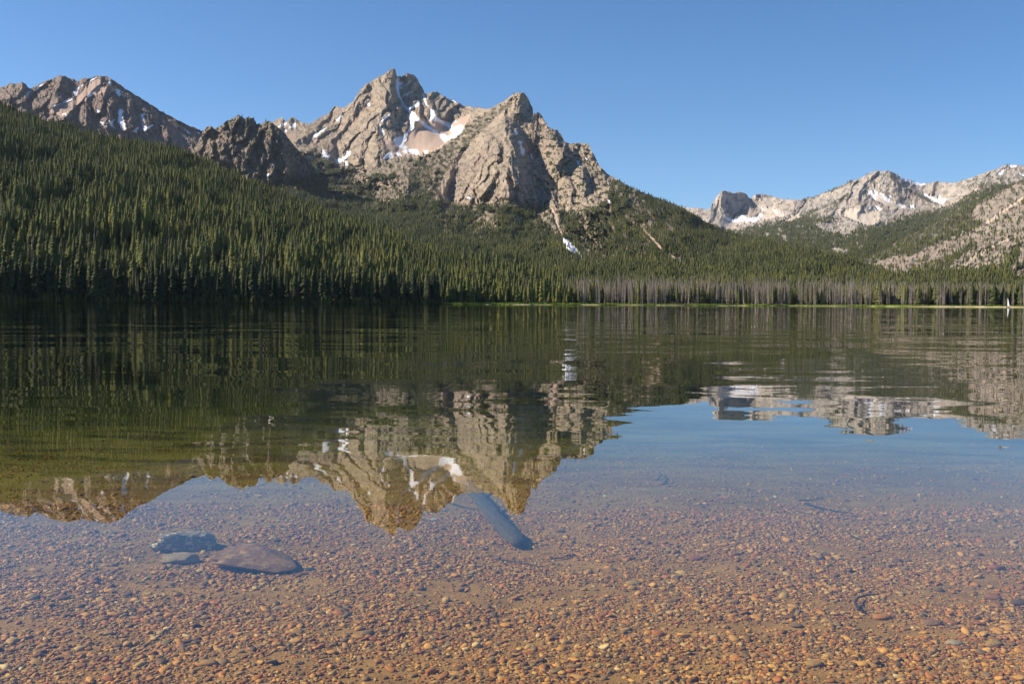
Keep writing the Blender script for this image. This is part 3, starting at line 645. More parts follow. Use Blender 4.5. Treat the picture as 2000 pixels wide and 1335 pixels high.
# sandy beach and green bank along the far shore
def strip(name, u0, u1, d0, d1, z0, z1, mat, taper=True, seed=1):
    us = np.arange(u0, u1 + 1, 3.0)
    th_ = np.arctan((us - 1000) / F)
    shd = np.interp(th_, th, sh)
    tp = np.clip(np.minimum(us - u0, u1 - us) / (0.12 * (u1 - u0) + 3), 0, 1) if taper else np.ones(us.shape)
    tp = tp * (0.8 + 0.35 * fbm(us / 25, us * 0, 3, seed))
    rows = []
    for a in (0, 0.15, 0.5, 0.85, 1.0):
        D = shd + d0 + (d1 - d0) * a * tp
        z = z0 + (z1 - z0) * math.sin(min(a, 0.5) * math.pi) * tp
        if a == 1.0: z = z * 0 + z0
        rows.append(np.stack([np.sin(th_) * D, np.cos(th_) * D, z + 0 * D], -1))
    me = mesh_np(name, np.array(rows).reshape(-1, 3), grid_faces(5, len(us)))
    o = obj(name, me, mat, smooth=True); o['kind'] = 'structure'
    return o
t = NT('beach_sand'); p = t.pos()
t.bsdf(t.mix(t.noise(p, 0.3, 4), (0.42, 0.32, 0.19), (0.60, 0.48, 0.32)), 0.95, 0.1); M['sand'] = t.m
for i, (a, b) in enumerate([(1765, 2300), (1725, 1762), (1690, 1712), (1205, 1260), (1130, 1176), (995, 1078), (945, 965), (1276, 1340), (1352, 1362), (1395, 1468), (1500, 1512), (1530, 1668)]):
    strip('beach', a, b, -1.0, [12, 3, 4, 4, 4, 7, 3, 3, 2.5, 3, 2.5, 3][i], -0.05, [0.85, 0.2, 0.25, 0.25, 0.3, 0.45, 0.25, 0.25, 0.2, 0.25, 0.2, 0.25][i], M['sand'], seed=240 + i)

# ------------------------------------------------------------------ water
def water_mat():
    t = NT('lake_water'); p = t.pos()
    dist = t.n('ShaderNodeVectorMath', operation='LENGTH'); t.l(p, dist.inputs[0])
    d = dist.outputs['Value']
    def slopes(scale, stretch, detail=2):
        nd = t.n('ShaderNodeTexNoise'); nd.inputs['Scale'].default_value = scale; nd.inputs['Detail'].default_value = detail; nd.inputs['Roughness'].default_value = 0.5
        t.l(t.mapping(p, stretch, (0, 0, 0.12)), nd.inputs['Vector'])
        s = t.n('ShaderNodeSeparateColor'); t.l(nd.outputs['Color'], s.inputs[0])
        return t.math('SUBTRACT', s.outputs[0], 0.5), t.math('SUBTRACT', s.outputs[1], 0.5)
    ax, ay = slopes(0.55, (0.35, 1, 1), 1)      # long low swell
    bx, by = slopes(4.0, (0.35, 1, 1), 2)       # ripples farther out
    patch = t.ramp(t.noise(t.mapping(p, (0.4, 1, 1)), 0.09, 2), [(0.35, 0.25), (0.65, 1.0)])
    aA = t.ramp(t.math('DIVIDE', d, 60.0), [(0.07, 0.012), (0.12, 0.04), (0.17, 0.12), (0.24, 0.19), (0.42, 0.22), (0.8, 0.35)])
    aA = t.math('MULTIPLY', aA, 0.20)
    aB = t.math('MULTIPLY', t.ramp(t.math('DIVIDE', d, 120.0), [(0.10, 0.0), (0.2, 0.35), (0.7, 1.0)]), 0.10)
    aB = t.math('MULTIPLY', aB, patch)
    cx_, cy_ = slopes(1.7, (0.4, 1, 1), 2)
    aC = t.ramp(t.math('DIVIDE', d, 60.0), [(0.06, 0.004), (0.12, 0.010), (0.2, 0.022), (1.0, 0.022)])
    by = t.math('ADD', by, 0.0); ay = t.math('ADD', ay, t.math('DIVIDE', t.math('MULTIPLY', cy_, aC), t.math('MAXIMUM', aA, 0.0005)))
    sx = t.math('ADD', t.math('MULTIPLY', ax, t.math('MULTIPLY', aA, 0.35)), t.math('MULTIPLY', bx, t.math('MULTIPLY', aB, 0.25)))
    sy = t.math('ADD', t.math('MULTIPLY', ay, aA), t.math('MULTIPLY', by, aB))
    c = t.n('ShaderNodeCombineXYZ'); t.l(sx, c.inputs[0]); t.l(sy, c.inputs[1]); c.inputs[2].default_value = 1.0
    nm = t.n('ShaderNodeVectorMath', operation='NORMALIZE'); t.l(c.outputs[0], nm.inputs[0])
    dt = t.n('ShaderNodeVectorMath', operation='DOT_PRODUCT'); t.l(nm.outputs[0], dt.inputs[0]); t.l(t.n('ShaderNodeNewGeometry').outputs['Incoming'], dt.inputs[1])
    cs = t.math('ABSOLUTE', dt.outputs['Value'])
    frs = t.math('ADD', t.math('MULTIPLY', t.math('POWER', t.math('SUBTRACT', 1.0, cs, True), 5.4), 0.98), 0.006, True)   # Schlick reflectance, the same from both sides
    gl = t.n('ShaderNodeBsdfGlossy'); gl.inputs['Roughness'].default_value = 0.0; gl.inputs['Color'].default_value = (1, 1, 1, 1); t.l(nm.outputs[0], gl.inputs['Normal'])
    tr = t.n('ShaderNodeBsdfTransparent'); tr.inputs['Color'].default_value = (0.97, 0.985, 0.97, 1)
    mx = t.n('ShaderNodeMixShader'); t.l(frs, mx.inputs[0]); t.l(tr.outputs[0], mx.inputs[1]); t.l(gl.outputs[0], mx.inputs[2])
    va = t.n('ShaderNodeVolumeAbsorption'); va.inputs['Color'].default_value = (0.72, 0.77, 0.55, 1); va.inputs['Density'].default_value = 0.55; t.l(va.outputs[0], t.out.inputs['Volume'])
    t.l(mx.outputs[0], t.out.inputs[0]); return t.m
wr = np.array([0, 60, 200, 1.0])
Rw = np.stack([th * 0 + 0.2, th * 0 + 60, th * 0 + 250, sh + 6], 0)
# one closed body of water: surface, far wall and a bottom below the deepest bed
nT = len(th) - 1
wv = [(0, 0, 0)]; wf = []
rings = [(0.2, 0), (60, 0), (250, 0), ('s', 0), ('s', -14), (250, -14), (60, -14), (0.2, -14)]
for (rd, zz) in rings:
    R_ = sh[:-1] + 6 if rd == 's' else np.full(nT, float(rd))
    wv += list(zip(R_ * np.sin(th[:-1]), R_ * np.cos(th[:-1]), np.full(nT, float(zz))))
wv.append((0, 0, -14)); last = len(wv) - 1
for a in range(nT):
    b = (a + 1) % nT
    wf.append((0, 1 + b, 1 + a)); 
    for k in range(7): wf.append((1 + k * nT + a, 1 + k * nT + b, 1 + (k + 1) * nT + b, 1 + (k + 1) * nT + a))
    wf.append((last, 1 + 7 * nT + a, 1 + 7 * nT + b))
me = bpy.data.meshes.new('lake_water'); me.from_pydata([tuple(map(float, v)) for v in wv], [], wf); me.update()
o = obj('water', me, water_mat()); o['kind'] = 'structure'
import bmesh
bm = bmesh.new(); bm.from_mesh(me); bmesh.ops.recalc_face_normals(bm, faces=bm.faces); bm.to_mesh(me); bm.free()

# ------------------------------------------------------------------ trees
def leaf_mat(name, stops, bumpy=False):
    t = NT(name)
    oi = t.n('ShaderNodeObjectInfo')
    p = t.n('ShaderNodeTexCoord').outputs['Object']
    n = t.noise(p, 22, 2)
    lo = t.noise(oi.outputs['Location'], 0.008, 3, 0.6)
    f = t.math('ADD', t.math('MULTIPLY', oi.outputs['Random'], 0.55), t.math('MULTIPLY', n, 0.25))
    f = t.math('ADD', f, t.math('MULTIPLY', t.math('SUBTRACT', lo, 0.36), 0.9))
    b = t.bsdf(t.ramp(f, stops), 0.75, 0.15)
    return t.m
M['needle'] = leaf_mat('conifer_needles', [(0.1, (0.035, 0.052, 0.018)), (0.45, (0.092, 0.102, 0.032)), (0.75, (0.155, 0.158, 0.040)), (0.93, (0.20, 0.19, 0.045)), (1.0, (0.15, 0.105, 0.06))])
M['shaded_needle'] = leaf_mat('shaded_conifer_needles', [(0.1, (0.016, 0.026, 0.012)), (0.6, (0.034, 0.046, 0.018)), (1.0, (0.075, 0.085, 0.026))])  # shade along the left shore, painted in as a darker needle colour
M['bark'] = leaf_mat('conifer_bark', [(0.1, (0.10, 0.08, 0.06)), (0.9, (0.19, 0.16, 0.13))])
M['deadwood'] = leaf_mat('grey_deadwood', [(0.1, (0.15, 0.115, 0.09)), (0.5, (0.35, 0.29, 0.24)), (0.85, (0.46, 0.39, 0.33)), (1.0, (0.60, 0.54, 0.47))])

def trunk_mesh(name, r0, h, lean=0.0, rnd=None, sides=6):
    vs, fs = [], []
    n = 6
    for i in range(n + 1):
        z = h * i / n; r = r0 * (1 - 0.93 * i / n)
        ox = lean * (i / n) ** 2
        for j in range(sides):
            a = 2 * math.pi * j / sides
            vs.append((ox + r * math.cos(a), r * math.sin(a), z - (0.02 if i == 0 else 0)))
    for i in range(n):
        for j in range(sides):
            a = i * sides + j; b = i * sides + (j + 1) % sides
            fs.append((a, b, b + sides, a + sides))
    return mesh_np(name, vs, fs)

def crown_mesh(name, seed, R=0.11, base=0.08, shape=0.6, gaps=0.12):
    """spire of drooping boughs; unit height"""
    r = random.Random(seed); vs, fs = [], []
    z = base
    while z < 0.985:
        f = (z - base) / (1 - base)
        rad = R * ((1 - f) ** shape) * (0.75 + 0.5 * r.random()) * min(1, 0.5 + f * 4) + 0.006
        nb = 9 if f < 0.7 else 6
        off = r.random() * 6.28
        for j in range(nb):
            if r.random() < gaps: continue
            a = off + 2 * math.pi * j / nb + r.uniform(-0.3, 0.3)
            L = rad * r.uniform(0.65, 1.25); w = L * r.uniform(0.32, 0.5)
            droop = L * r.uniform(0.15, 0.75)
            ca, sa = math.cos(a), math.sin(a)
            zz = z + r.uniform(-0.01, 0.01)
            i0 = len(vs)
            lift = 0.012 + L * 0.25
            vs += [(ca * L * 0.05, sa * L * 0.05, zz + lift),
                   (ca * L * 0.6 - sa * w, sa * L * 0.6 + ca * w, zz - droop * 0.65),
                   (ca * L, sa * L, zz - droop * 0.9 + L * 0.12),
                   (ca * L * 0.6 + sa * w, sa * L * 0.6 - ca * w, zz - droop * 0.65),
                   (ca * L * 0.66, sa * L * 0.66, zz - droop * 0.25 + lift * 0.25),
                   (ca * L * 0.45, sa * L * 0.45, zz - droop * 1.1 - 0.012)]
            fs += [(i0, i0 + 1, i0 + 4), (i0, i0 + 4, i0 + 3), (i0 + 1, i0 + 2, i0 + 4), (i0 + 4, i0 + 2, i0 + 3), (i0 + 1, i0 + 5, i0 + 2), (i0 + 5, i0 + 3, i0 + 2)]
        z += 0.028 * (1.25 - 0.55 * f) * r.uniform(0.8, 1.2)
    i0 = len(vs)
    vs += [(0.008, 0, 0.95), (-0.004, 0.007, 0.95), (-0.004, -0.007, 0.95), (0, 0, 1.0)]
    fs += [(i0, i0 + 1, i0 + 3), (i0 + 1, i0 + 2, i0 + 3), (i0 + 2, i0, i0 + 3)]
    return mesh_np(name, vs, fs)

def deadbranch_mesh(name, seed, dens=150, R=0.075):
    r = random.Random(seed); vs, fs = [], []
    for k in range(dens):
        z = r.uniform(0.15, 0.97); f = z
        L = R * (1.15 - f) * r.uniform(0.4, 1.2); a = r.random() * 6.28
        ca, sa = math.cos(a), math.sin(a); dz = L * r.uniform(-0.7, 0.35); w = 0.0034
        i0 = len(vs)
        vs += [(-sa * w, ca * w, z), (sa * w, -ca * w, z), (0, 0, z + 2 * w), (ca * L, sa * L, z + dz)]
        fs += [(i0, i0 + 1, i0 + 3), (i0 + 1, i0 + 2, i0 + 3), (i0 + 2, i0, i0 + 3)]
        if r.random() < 0.7:
            for s in (-1, 1):
                a2 = a + s * 0.6; m = (ca * L * 0.5, sa * L * 0.5, z + dz * 0.5); L2 = L * 0.5
                i0 = len(vs)
                vs += [(m[0], m[1], m[2] - w), (m[0], m[1], m[2] + w), (m[0] + math.cos(a2) * L2, m[1] + math.sin(a2) * L2, m[2] + dz * 0.6)]
                fs += [(i0, i0 + 1, i0 + 2)]
    return mesh_np(name, vs, fs)

CROWNS = [crown_mesh('crown_a', 1), crown_mesh('crown_b', 2, R=0.105, base=0.14, shape=0.5), crown_mesh('crown_c', 3, R=0.15, base=0.05, shape=0.75), crown_mesh('crown_d', 4, R=0.09, base=0.25, shape=0.42, gaps=0.25),
          crown_mesh('crown_e', 5, R=0.13, base=0.1, shape=0.6, gaps=0.2), crown_mesh('crown_f', 6, R=0.115, base=0.18, shape=0.5)]
TRUNKS = [trunk_mesh('trunk_a', 0.010, 0.97), trunk_mesh('trunk_b', 0.012, 0.97), trunk_mesh('trunk_c', 0.012, 0.97), trunk_mesh('trunk_d', 0.011, 0.97), trunk_mesh('trunk_e', 0.012, 0.97), trunk_mesh('trunk_f', 0.010, 0.97)]
DTR = [trunk_mesh('dead_trunk_a', 0.0095, 1.0), trunk_mesh('dead_trunk_b', 0.0085, 1.0, 0.03), trunk_mesh('dead_trunk_c', 0.011, 1.0, -0.02), trunk_mesh('dead_trunk_d', 0.009, 1.0)]
DBR = [deadbranch_mesh('dead_branches_a', 11), deadbranch_mesh('dead_branches_b', 12, 170, 0.065), deadbranch_mesh('dead_branches_c', 13, 210, 0.075), deadbranch_mesh('dead_branches_d', 14, 90, 0.06)]
for m in CROWNS: m.materials.append(M['needle'])
for m in TRUNKS: m.materials.append(M['bark'])
for m in DTR + DBR: m.materials.append(M['deadwood'])

def make_tree(kind, i, loc, h, w, rz, label, group):
    root = empty('conifer' if kind == 'live' else 'dead_conifer', loc, rz, (h * w, h * w, h))
    tag(root, label, 'tree', group)
    if kind == 'live':
        a = obj('trunk', TRUNKS[i], None, root); b = obj('crown', CROWNS[i], None, root)
    else:
        a = obj('trunk', DTR[i], None, root); b = obj('branches', DBR[i], None, root)
    return root, a, b

def shore_point(u, off):
    th_ = math.atan((u - 1000) / F)
    D = float(np.interp(th_, th, sh)) + off
    return math.sin(th_) * D, math.cos(th_) * D, D

def ground_at(u, off):
    """height of whatever carries a tree this far behind the waterline"""
    z = float(np.interp(off, [-6, 0, 8, 30, 120, 20000], [-0.4, 0, 0.55, 1.1, 1.6, 2.0]))
    L = LAYERS['forest_hill']
    if u < 1150:
        j = int(round((u - L['us'][0]) / L['su']))
        x, y, D = shore_point(u, off)
        Dc = L['D'][:, j]; Zc = L['Z'][:, j]
        zz = float(np.interp(D, Dc[::-1], Zc[::-1], left=-5))
        z = max(z, zz)
    return z

PROTO_L, PROTO_D = {}, {}
placed = []
def zone_label(u, dead):
    if dead:
        if u < 1250: return ('bare grey dead conifer at the left end of the dead stand behind the shore', 'dead conifers at the left end of the shore stand')
        if u < 1450: return ('bare pale grey dead conifer in the thick middle of the dead stand', 'dead conifers in the middle of the shore stand')
        if u < 1700: return ('bare brownish dead conifer in the right half of the dead stand', 'dead conifers in the right half of the shore stand')
        return ('bare dead conifer among the green trees behind the sandy beach', 'dead conifers behind the sandy beach')
    if u < 250: return ('dark shaded conifer at the waterline of the far left shore', 'conifers along the shaded far left shore')
    if u < 550: return ('tall narrow conifer at the waterline below the wooded hill', 'conifers on the waterline below the wooded hill')
    if u < 860: return ('tall dark green conifer on the shore left of the grassy bank', 'conifers left of the grassy bank')
    if u < 1130: return ('green conifer standing behind the grassy bank', 'conifers behind the grassy bank')
    if u < 1700: return ('green conifer standing among the grey dead trunks', 'live conifers among the dead stand')
    return ('bushy green conifer standing behind the sandy beach', 'conifers behind the sandy beach')

# conifers of the waterside: 300 individuals, the nearest row or two
us_live = np.concatenate([np.linspace(-60, 860, 166), np.linspace(866, 1130, 34), rng.uniform(1135, 1690, 58), rng.uniform(1690, 2080, 42)])
for k, u in enumerate(us_live):
    u = float(u + rng.uniform(-3, 3))
    off = float(rng.uniform(1, 9) if u < 860 else rng.uniform(17, 34)) + (6 if u > 1700 else 0)
    x, y, D = shore_point(u, off)
    h = float(rng.uniform(15, 26)) * (1.0 if u < 860 else (0.80 if u < 1700 else 0.88))
    if rng.random() < 0.14: h *= 0.5
    i = k % 6 if u < 1690 else [0, 2, 4][k % 3]
    w = float(rng.uniform(0.8, 1.15)) * (1.45 if u > 1690 else 1.0)
    lb, gr = zone_label(u, False)
    r_, a_, b_ = make_tree('live', i, (x, y, ground_at(u, off) - 0.1), h, w, float(rng.uniform(0, 6.28)), lb, gr)
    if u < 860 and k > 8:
        b_.material_slots[0].link = 'OBJECT'; b_.material_slots[0].material = M['shaded_needle']  # left-shore crowns take the needles with shade painted in
    PROTO_L.setdefault(i, (a_, b_))
us_dead = np.concatenate([rng.uniform(1128, 1700, 225), rng.uniform(1700, 2040, 75)])
for k, u in enumerate(us_dead):
    u = float(u); off = float(rng.uniform(14, 36))
    x, y, D = shore_point(u, off)
    h = float(rng.uniform(15, 28)) * (0.88 if u > 1700 else 1.0)
    lb, gr = zone_label(u, True)
    r_, a_, b_ = make_tree('dead', k % 4, (x, y, ground_at(u, off) - 0.1), h, float(rng.uniform(0.9, 1.35)), float(rng.uniform(0, 6.28)), lb, gr)
    r_.rotation_euler = (float(rng.normal(0, 0.035)), float(rng.normal(0, 0.035)), float(rng.uniform(0, 6.28)))
    PROTO_D.setdefault(k % 4, (a_, b_))

# instancer for growth nobody could count
def instancer(name, pts, rots, scls, idx, protos, kind_label, cat, group=None):
    me = bpy.data.meshes.new(name)
    pts = np.asarray(pts, np.float32)
    me.vertices.add(len(pts)); me.vertices.foreach_set('co', pts.ravel())
    for nm, arr in (('rot', rots), ('scl', scls)):
        at = me.attributes.new(nm, 'FLOAT_VECTOR', 'POINT'); at.data.foreach_set('vector', np.asarray(arr, np.float32).ravel())
    at = me.attributes.new('idx', 'INT', 'POINT'); at.data.foreach_set('value', np.asarray(idx, np.int32))
    o = bpy.data.objects.new(name, me); col.objects.link(o)
    ng = bpy.data.node_groups.new(name + '_scatter', 'GeometryNodeTree')
    ng.interface.new_socket('Geometry', in_out='INPUT', socket_type='NodeSocketGeometry')
    ng.interface.new_socket('Geometry', in_out='OUTPUT', socket_type='NodeSocketGeometry')
    gi = ng.nodes.new('NodeGroupInput'); go = ng.nodes.new('NodeGroupOutput')
    jn = ng.nodes.new('GeometryNodeJoinGeometry')
    for parts in reversed(protos):
        j2 = ng.nodes.new('GeometryNodeJoinGeometry')
        for pt in parts:
            oi = ng.nodes.new('GeometryNodeObjectInfo'); oi.transform_space = 'ORIGINAL'; oi.inputs['Object'].default_value = pt
            ng.links.new(oi.outputs['Geometry'], j2.inputs[0])
        g2 = ng.nodes.new('GeometryNodeGeometryToInstance')
        ng.links.new(j2.outputs[0], g2.inputs[0]); ng.links.new(g2.outputs[0], jn.inputs[0])
    ip = ng.nodes.new('GeometryNodeInstanceOnPoints')
    ng.links.new(gi.outputs[0], ip.inputs['Points']); ng.links.new(jn.outputs[0], ip.inputs['Instance'])
    ip.inputs['Pick Instance'].default_value = True
    def na(nm, dt):
        n = ng.nodes.new('GeometryNodeInputNamedAttribute'); n.data_type = dt; n.inputs['Name'].default_value = nm; return n.outputs[0]
    ng.links.new(na('idx', 'INT'), ip.inputs['Instance Index'])
    e2 = ng.nodes.new('FunctionNodeEulerToRotation'); ng.links.new(na('rot', 'FLOAT_VECTOR'), e2.inputs[0]); ng.links.new(e2.outputs[0], ip.inputs['Rotation'])
    ng.links.new(na('scl', 'FLOAT_VECTOR'), ip.inputs['Scale'])
    ng.links.new(ip.outputs[0], go.inputs[0])
    md = o.modifiers.new('scatter', 'NODES'); md.node_group = ng
    tag(o, kind_label, cat, group, 'stuff')
    return o

LP = [PROTO_L[i] for i in range(6)]; DP = [PROTO_D[i] for i in range(4)]
def forest(name, P, H, Wd, dead_frac, label, seed, wmul=1.0):
    r = np.random.default_rng(seed); n = len(P)
    dead = r.random(n) < dead_frac
    idx = np.where(dead, 6 + r.integers(0, 4, n), r.integers(0, 6, n))
    H = np.where(dead, H * 1.18, H)
    w = r.uniform(0.8, 1.25, n) * Wd
    s = np.stack([H * w, H * w, H], -1)
    rot = np.stack([r.normal(0, 0.025, n), r.normal(0, 0.025, n), r.uniform(0, 6.28, n)], -1)
    return instancer(name, P, rot, s, idx, LP + DP, label, 'forest')

def sample_layer(nm, n, cover, seed, extra=None):
    """n candidate tree spots over a slope, kept where the cover function says so"""
    L = LAYERS[nm]; r = np.random.default_rng(seed)
    nr, nc = L['X'].shape
    i = r.uniform(0, nr - 1.001, n); j = r.uniform(0, nc - 1.001, n)
    i0 = i.astype(int); j0 = j.astype(int); fi = i - i0; fj = j - j0
    def bl(A): return A[i0, j0] * (1 - fi) * (1 - fj) + A[i0 + 1, j0] * fi * (1 - fj) + A[i0, j0 + 1] * (1 - fi) * fj + A[i0 + 1, j0 + 1] * fi * fj
    U = bl(L['U']); V = bl(L['V'])
    colh = (L['vb'] - L['vt'])[j0]; colh = colh / colh.max()
    keep = r.random(n) < cover(U, V) * colh
    P = np.stack([bl(L['X']), bl(L['Y']), bl(L['Z'])], -1)[keep]
    return P, U[keep], V[keep]

# left hill: even spacing on the ground
L = LAYERS['forest_hill']
nr, nc = L['X'].shape
A_, B_, C_ = [np.stack([L['X'], L['Y'], L['Z']], -1)[s] for s in ((slice(0, -1), slice(0, -1)), (slice(1, None), slice(0, -1)), (slice(0, -1), slice(1, None)))]
area = np.linalg.norm(np.cross((B_ - A_)[..., :], (C_ - A_)), axis=-1)
cnt = area / 15.0
r = np.random.default_rng(5)
n_c = r.poisson(cnt)
ii, jj = np.nonzero(n_c)
rep = n_c[ii, jj]
ii = np.repeat(ii, rep); jj = np.repeat(jj, rep)
fi = r.random(len(ii))[:, None]; fj = r.random(len(ii))[:, None]
P = A_[ii, jj] + (B_ - A_)[ii, jj] * fi + (C_ - A_)[ii, jj] * fj
Dp = np.hypot(P[:, 0], P[:, 1]); up = 1000 + F * P[:, 0] / P[:, 1]
shp = np.interp(np.arctan2(P[:, 0], P[:, 1]), th, sh)
k_ = (Dp > shp + 14) & (P[:, 1] > 50)
P = P[k_]; up = up[k_]; Dp = Dp[k_]
clump = fbm(P[:, 0] / 70, P[:, 1] / 70, 3, 7)
H = 10.4 * np.exp(r.normal(0, 0.30, len(P))) * (1 + 0.4 * clump) * np.interp(Dp, [600, 800, 1100, 1700], [1.2, 1.0, 0.80, 0.72])
H = np.clip(H, 3, 26)
df = 0.035 + 0.10 * (fbm(P[:, 0] / 60, P[:, 1] / 60, 2, 8) > 0.45)
print('hill trees', len(P))
nb = 1500
ub = r.uniform(-80, 868, nb); ob = r.uniform(0.3, 9, nb)
bx = np.array([shore_point(a, b) for a, b in zip(ub, ob)])
bP = np.stack([bx[:, 0], bx[:, 1], np.interp(ob, [0, 8, 12], [0.0, 0.5, 0.6])], -1)
P = np.vstack([P, bP]); H = np.concatenate([H, r.uniform(1.5, 6, nb)]); df = np.concatenate([df, np.zeros(nb)])
Wd_ = np.concatenate([np.full(len(H) - nb, 1.0), np.full(nb, 1.6)])
forest('hill_forest', P - np.array([0, 0, 0.3]), H, Wd_, df, 'dense dark green conifer forest covering the left hill down to the water', 31)

P, U_, V_ = sample_layer('granite_massif', 190000, lambda U, V: m3_cover(U, V) * np.clip(0.35 + (V - 300) / 200, 0.35, 1.0), 41)
H = np.random.default_rng(42).uniform(4.5, 12, len(P)) * np.interp(V_, [300, 480, 560], [0.8, 1.0, 1.35])
print('massif trees', len(P))
forest('mountain_foot_forest', P - np.array([0, 0, 0.5]), H, 1.15, 0.05, 'conifer forest covering the foot of the granite mountain and the valley mouth', 43)
P, U_, V_ = sample_layer('granite_massif', 60000, lambda U, V: (1 - polys_mask(U, V, m3_snow + m3_scree, 1, 3)) * np.clip(0.03 + 0.16 * np.clip(fbm(U / 22, V / 30, 3, 301), 0, 1), 0, 1) * np.where((U > 640) & (U < 880) & (V < 290), 0.35, 1) * (1 + 2.0 * np.clip((U - 1040) / 30, 0, 1)) * (V < 430), 45)
H = np.random.default_rng(46).uniform(4, 9, len(P))
forest('cliff_trees', P - np.array([0, 0, 0.5]), H, 1.5, 0.0, 'scattered small conifers clinging to the ledges of the granite mountain', 47)
P, U_, V_ = sample_layer('far_mountains', 120000, lambda U, V: np.maximum(m6_cover(U, V), 0.03), 51)
H = np.random.default_rng(52).uniform(7, 14, len(P))
print('far trees', len(P))
forest('far_valley_forest', P - np.array([0, 0, 0.5]), H, 1.25, 0.02, 'distant conifer forest on the lower slopes of the pale right-hand mountains', 53)
P, U_, V_ = sample_layer('right_slope', 52000, lambda U, V: np.maximum(m7_cover(U, V), 0.13), 61)
H = np.random.default_rng(62).uniform(4, 12, len(P))
print('right trees', len(P))
forest('slope_woodland', P - np.array([0, 0, 0.5]), H, 1.3, 0.03, 'broken conifer woodland scattered over the sandy rock slope at right', 63)
P, U_, V_ = sample_layer('rocky_crags', 9000, lambda U, V: 0.10 + 0.8 * np.clip((V - lerp([(500, 420), (560, 345), (640, 330)], U)) / 12, 0, 1), 65)
forest('crag_trees', P - np.array([0, 0, 0.5]), np.random.default_rng(66).uniform(5, 10, len(P)), 1.3, 0.0, 'small conifers dotted over the dark crags left of the main peak', 67)
P, U_, V_ = sample_layer('left_mountain', 6000, lambda U, V: 0.75 * np.clip(1 - (V - lerp(m1_top, U)) / 6, 0, 1) * (U > 240), 68)
forest('ridge_trees', P - np.array([0, 0, 0.5]), np.random.default_rng(69).uniform(6, 10, len(P)), 1.3, 0.0, 'thin line of conifers on the right-hand ridge of the left mountain', 70)
# flat woodland behind the shore
n = 12000
r = np.random.default_rng(71)
u = r.uniform(1080, 2300, n); off = 36 + 520 * r.random(n) ** 1.5
th_ = np.arctan((u - 1000) / F); D = np.interp(th_, th, sh) + off
P = np.stack([np.sin(th_) * D, np.cos(th_) * D, np.interp(off, [30, 120, 900], [1.0, 1.5, 1.9])], -1)
H = r.uniform(10, 20, n)
dfr = lerp([(1080, 0.05), (1130, 0.6), (1200, 0.8), (1500, 0.78), (1750, 0.65), (1900, 0.5), (2300, 0.1)], u) * np.clip(1.2 - off / 260, 0.05, 1)
forest('shore_woodland', P, H, 1.1, dfr, 'mixed green and dead woodland on the flat behind the far shore', 72)

# grassy bank: tufts on a low green strip
t = NT('bank_grass')
t.bsdf(t.ramp(t.n('ShaderNodeObjectInfo').outputs['Random'], [(0.0, (0.09, 0.15, 0.02)), (0.6, (0.21, 0.29, 0.04)), (1.0, (0.32, 0.34, 0.07))]), 0.8, 0.1); M['grass'] = t.m
t = NT('bank_turf'); p = t.pos()
t.bsdf(t.mix(t.noise(p, 0.4, 4), (0.20, 0.27, 0.035), (0.34, 0.38, 0.08)), 0.9, 0.1)
strip('grassy_bank', 862, 1130, 1.0, 14, -0.05, 1.15, t.m, seed=260)
strip('green_bank', 1128, 2300, 2.5, 18, 0.0, 0.85, t.m, taper=False, seed=261)
def bush_mesh(seed):
    r = random.Random(seed); vs, fs = [], []
    for k in range(90):
        a = r.random() * 6.28; el = r.uniform(0.05, 1.5); R_ = r.uniform(0.55, 1.0)
        c = Vector((math.cos(a) * math.cos(el) * R_, math.sin(a) * math.cos(el) * R_, math.sin(el) * R_))
        d1 = Vector((r.uniform(-1, 1), r.uniform(-1, 1), r.uniform(-1, 1))).normalized() * 0.2
        d2 = Vector((r.uniform(-1, 1), r.uniform(-1, 1), r.uniform(-1, 1))).normalized() * 0.2
        i0 = len(vs); vs += [tuple(c - d1), tuple(c + d2), tuple(c + d1 * 0.8 - d2 * 0.6)]; fs.append((i0, i0 + 1, i0 + 2))
    return mesh_np('shrub_leaves', vs, fs)
shrub_protos = []
for k, u in enumerate((884, 1012, 1120, 1188, 1345, 1560, 1700, 1842, 1930, 1985)):
    x, y, D = shore_point(u, 15 if u > 1130 else 12)
    s = rng.uniform(0.9, 1.5)
    o = obj('shrub', bush_mesh(80 + k), M['grass']); o.location = (x, y, 0.7); o.scale = (s * 1.6, s * 1.2, s)
    tag(o, ['low bright green shrub at the left tip of the grassy bank', 'green shrub in the middle of the grassy bank by the sand strip', 'green shrub at the right end of the grassy bank', 'green shrub in front of the first dead conifers',
            'green shrub below the thick grey dead stand', 'green shrub at the foot of the dead stand right of centre', 'green shrub where the sandy beach begins', 'green shrub behind the beach left of the bathers',
            'green shrub behind the beach between bathers and sailboat', 'green shrub behind the beach right of the sailboat'][k], 'shrub', 'shrubs along the far shore')
    shrub_protos.append((o,))
n = 4200; r = np.random.default_rng(81)
u = np.concatenate([r.uniform(866, 1130, 1300), r.uniform(1130, 2200, 2900)])
off = np.where(u < 1130, r.uniform(2, 14, n), np.where(u < 1700, r.uniform(3, 13, n), r.uniform(10, 19, n)))
th_ = np.arctan((u - 1000) / F); D = np.interp(th_, th, sh) + off
P = np.stack([np.sin(th_) * D, np.cos(th_) * D, np.interp(off, [0, 12], [0.0, 0.7])], -1)
s = r.uniform(0.35, 1.1, n)
instancer('bank_undergrowth', P, np.stack([s * 0, s * 0, r.uniform(0, 6, n)], -1), np.stack([s * 1.7, s * 1.2, s], -1), r.integers(0, 10, n), shrub_protos, 'low green undergrowth and grass along the far bank', 'undergrowth')

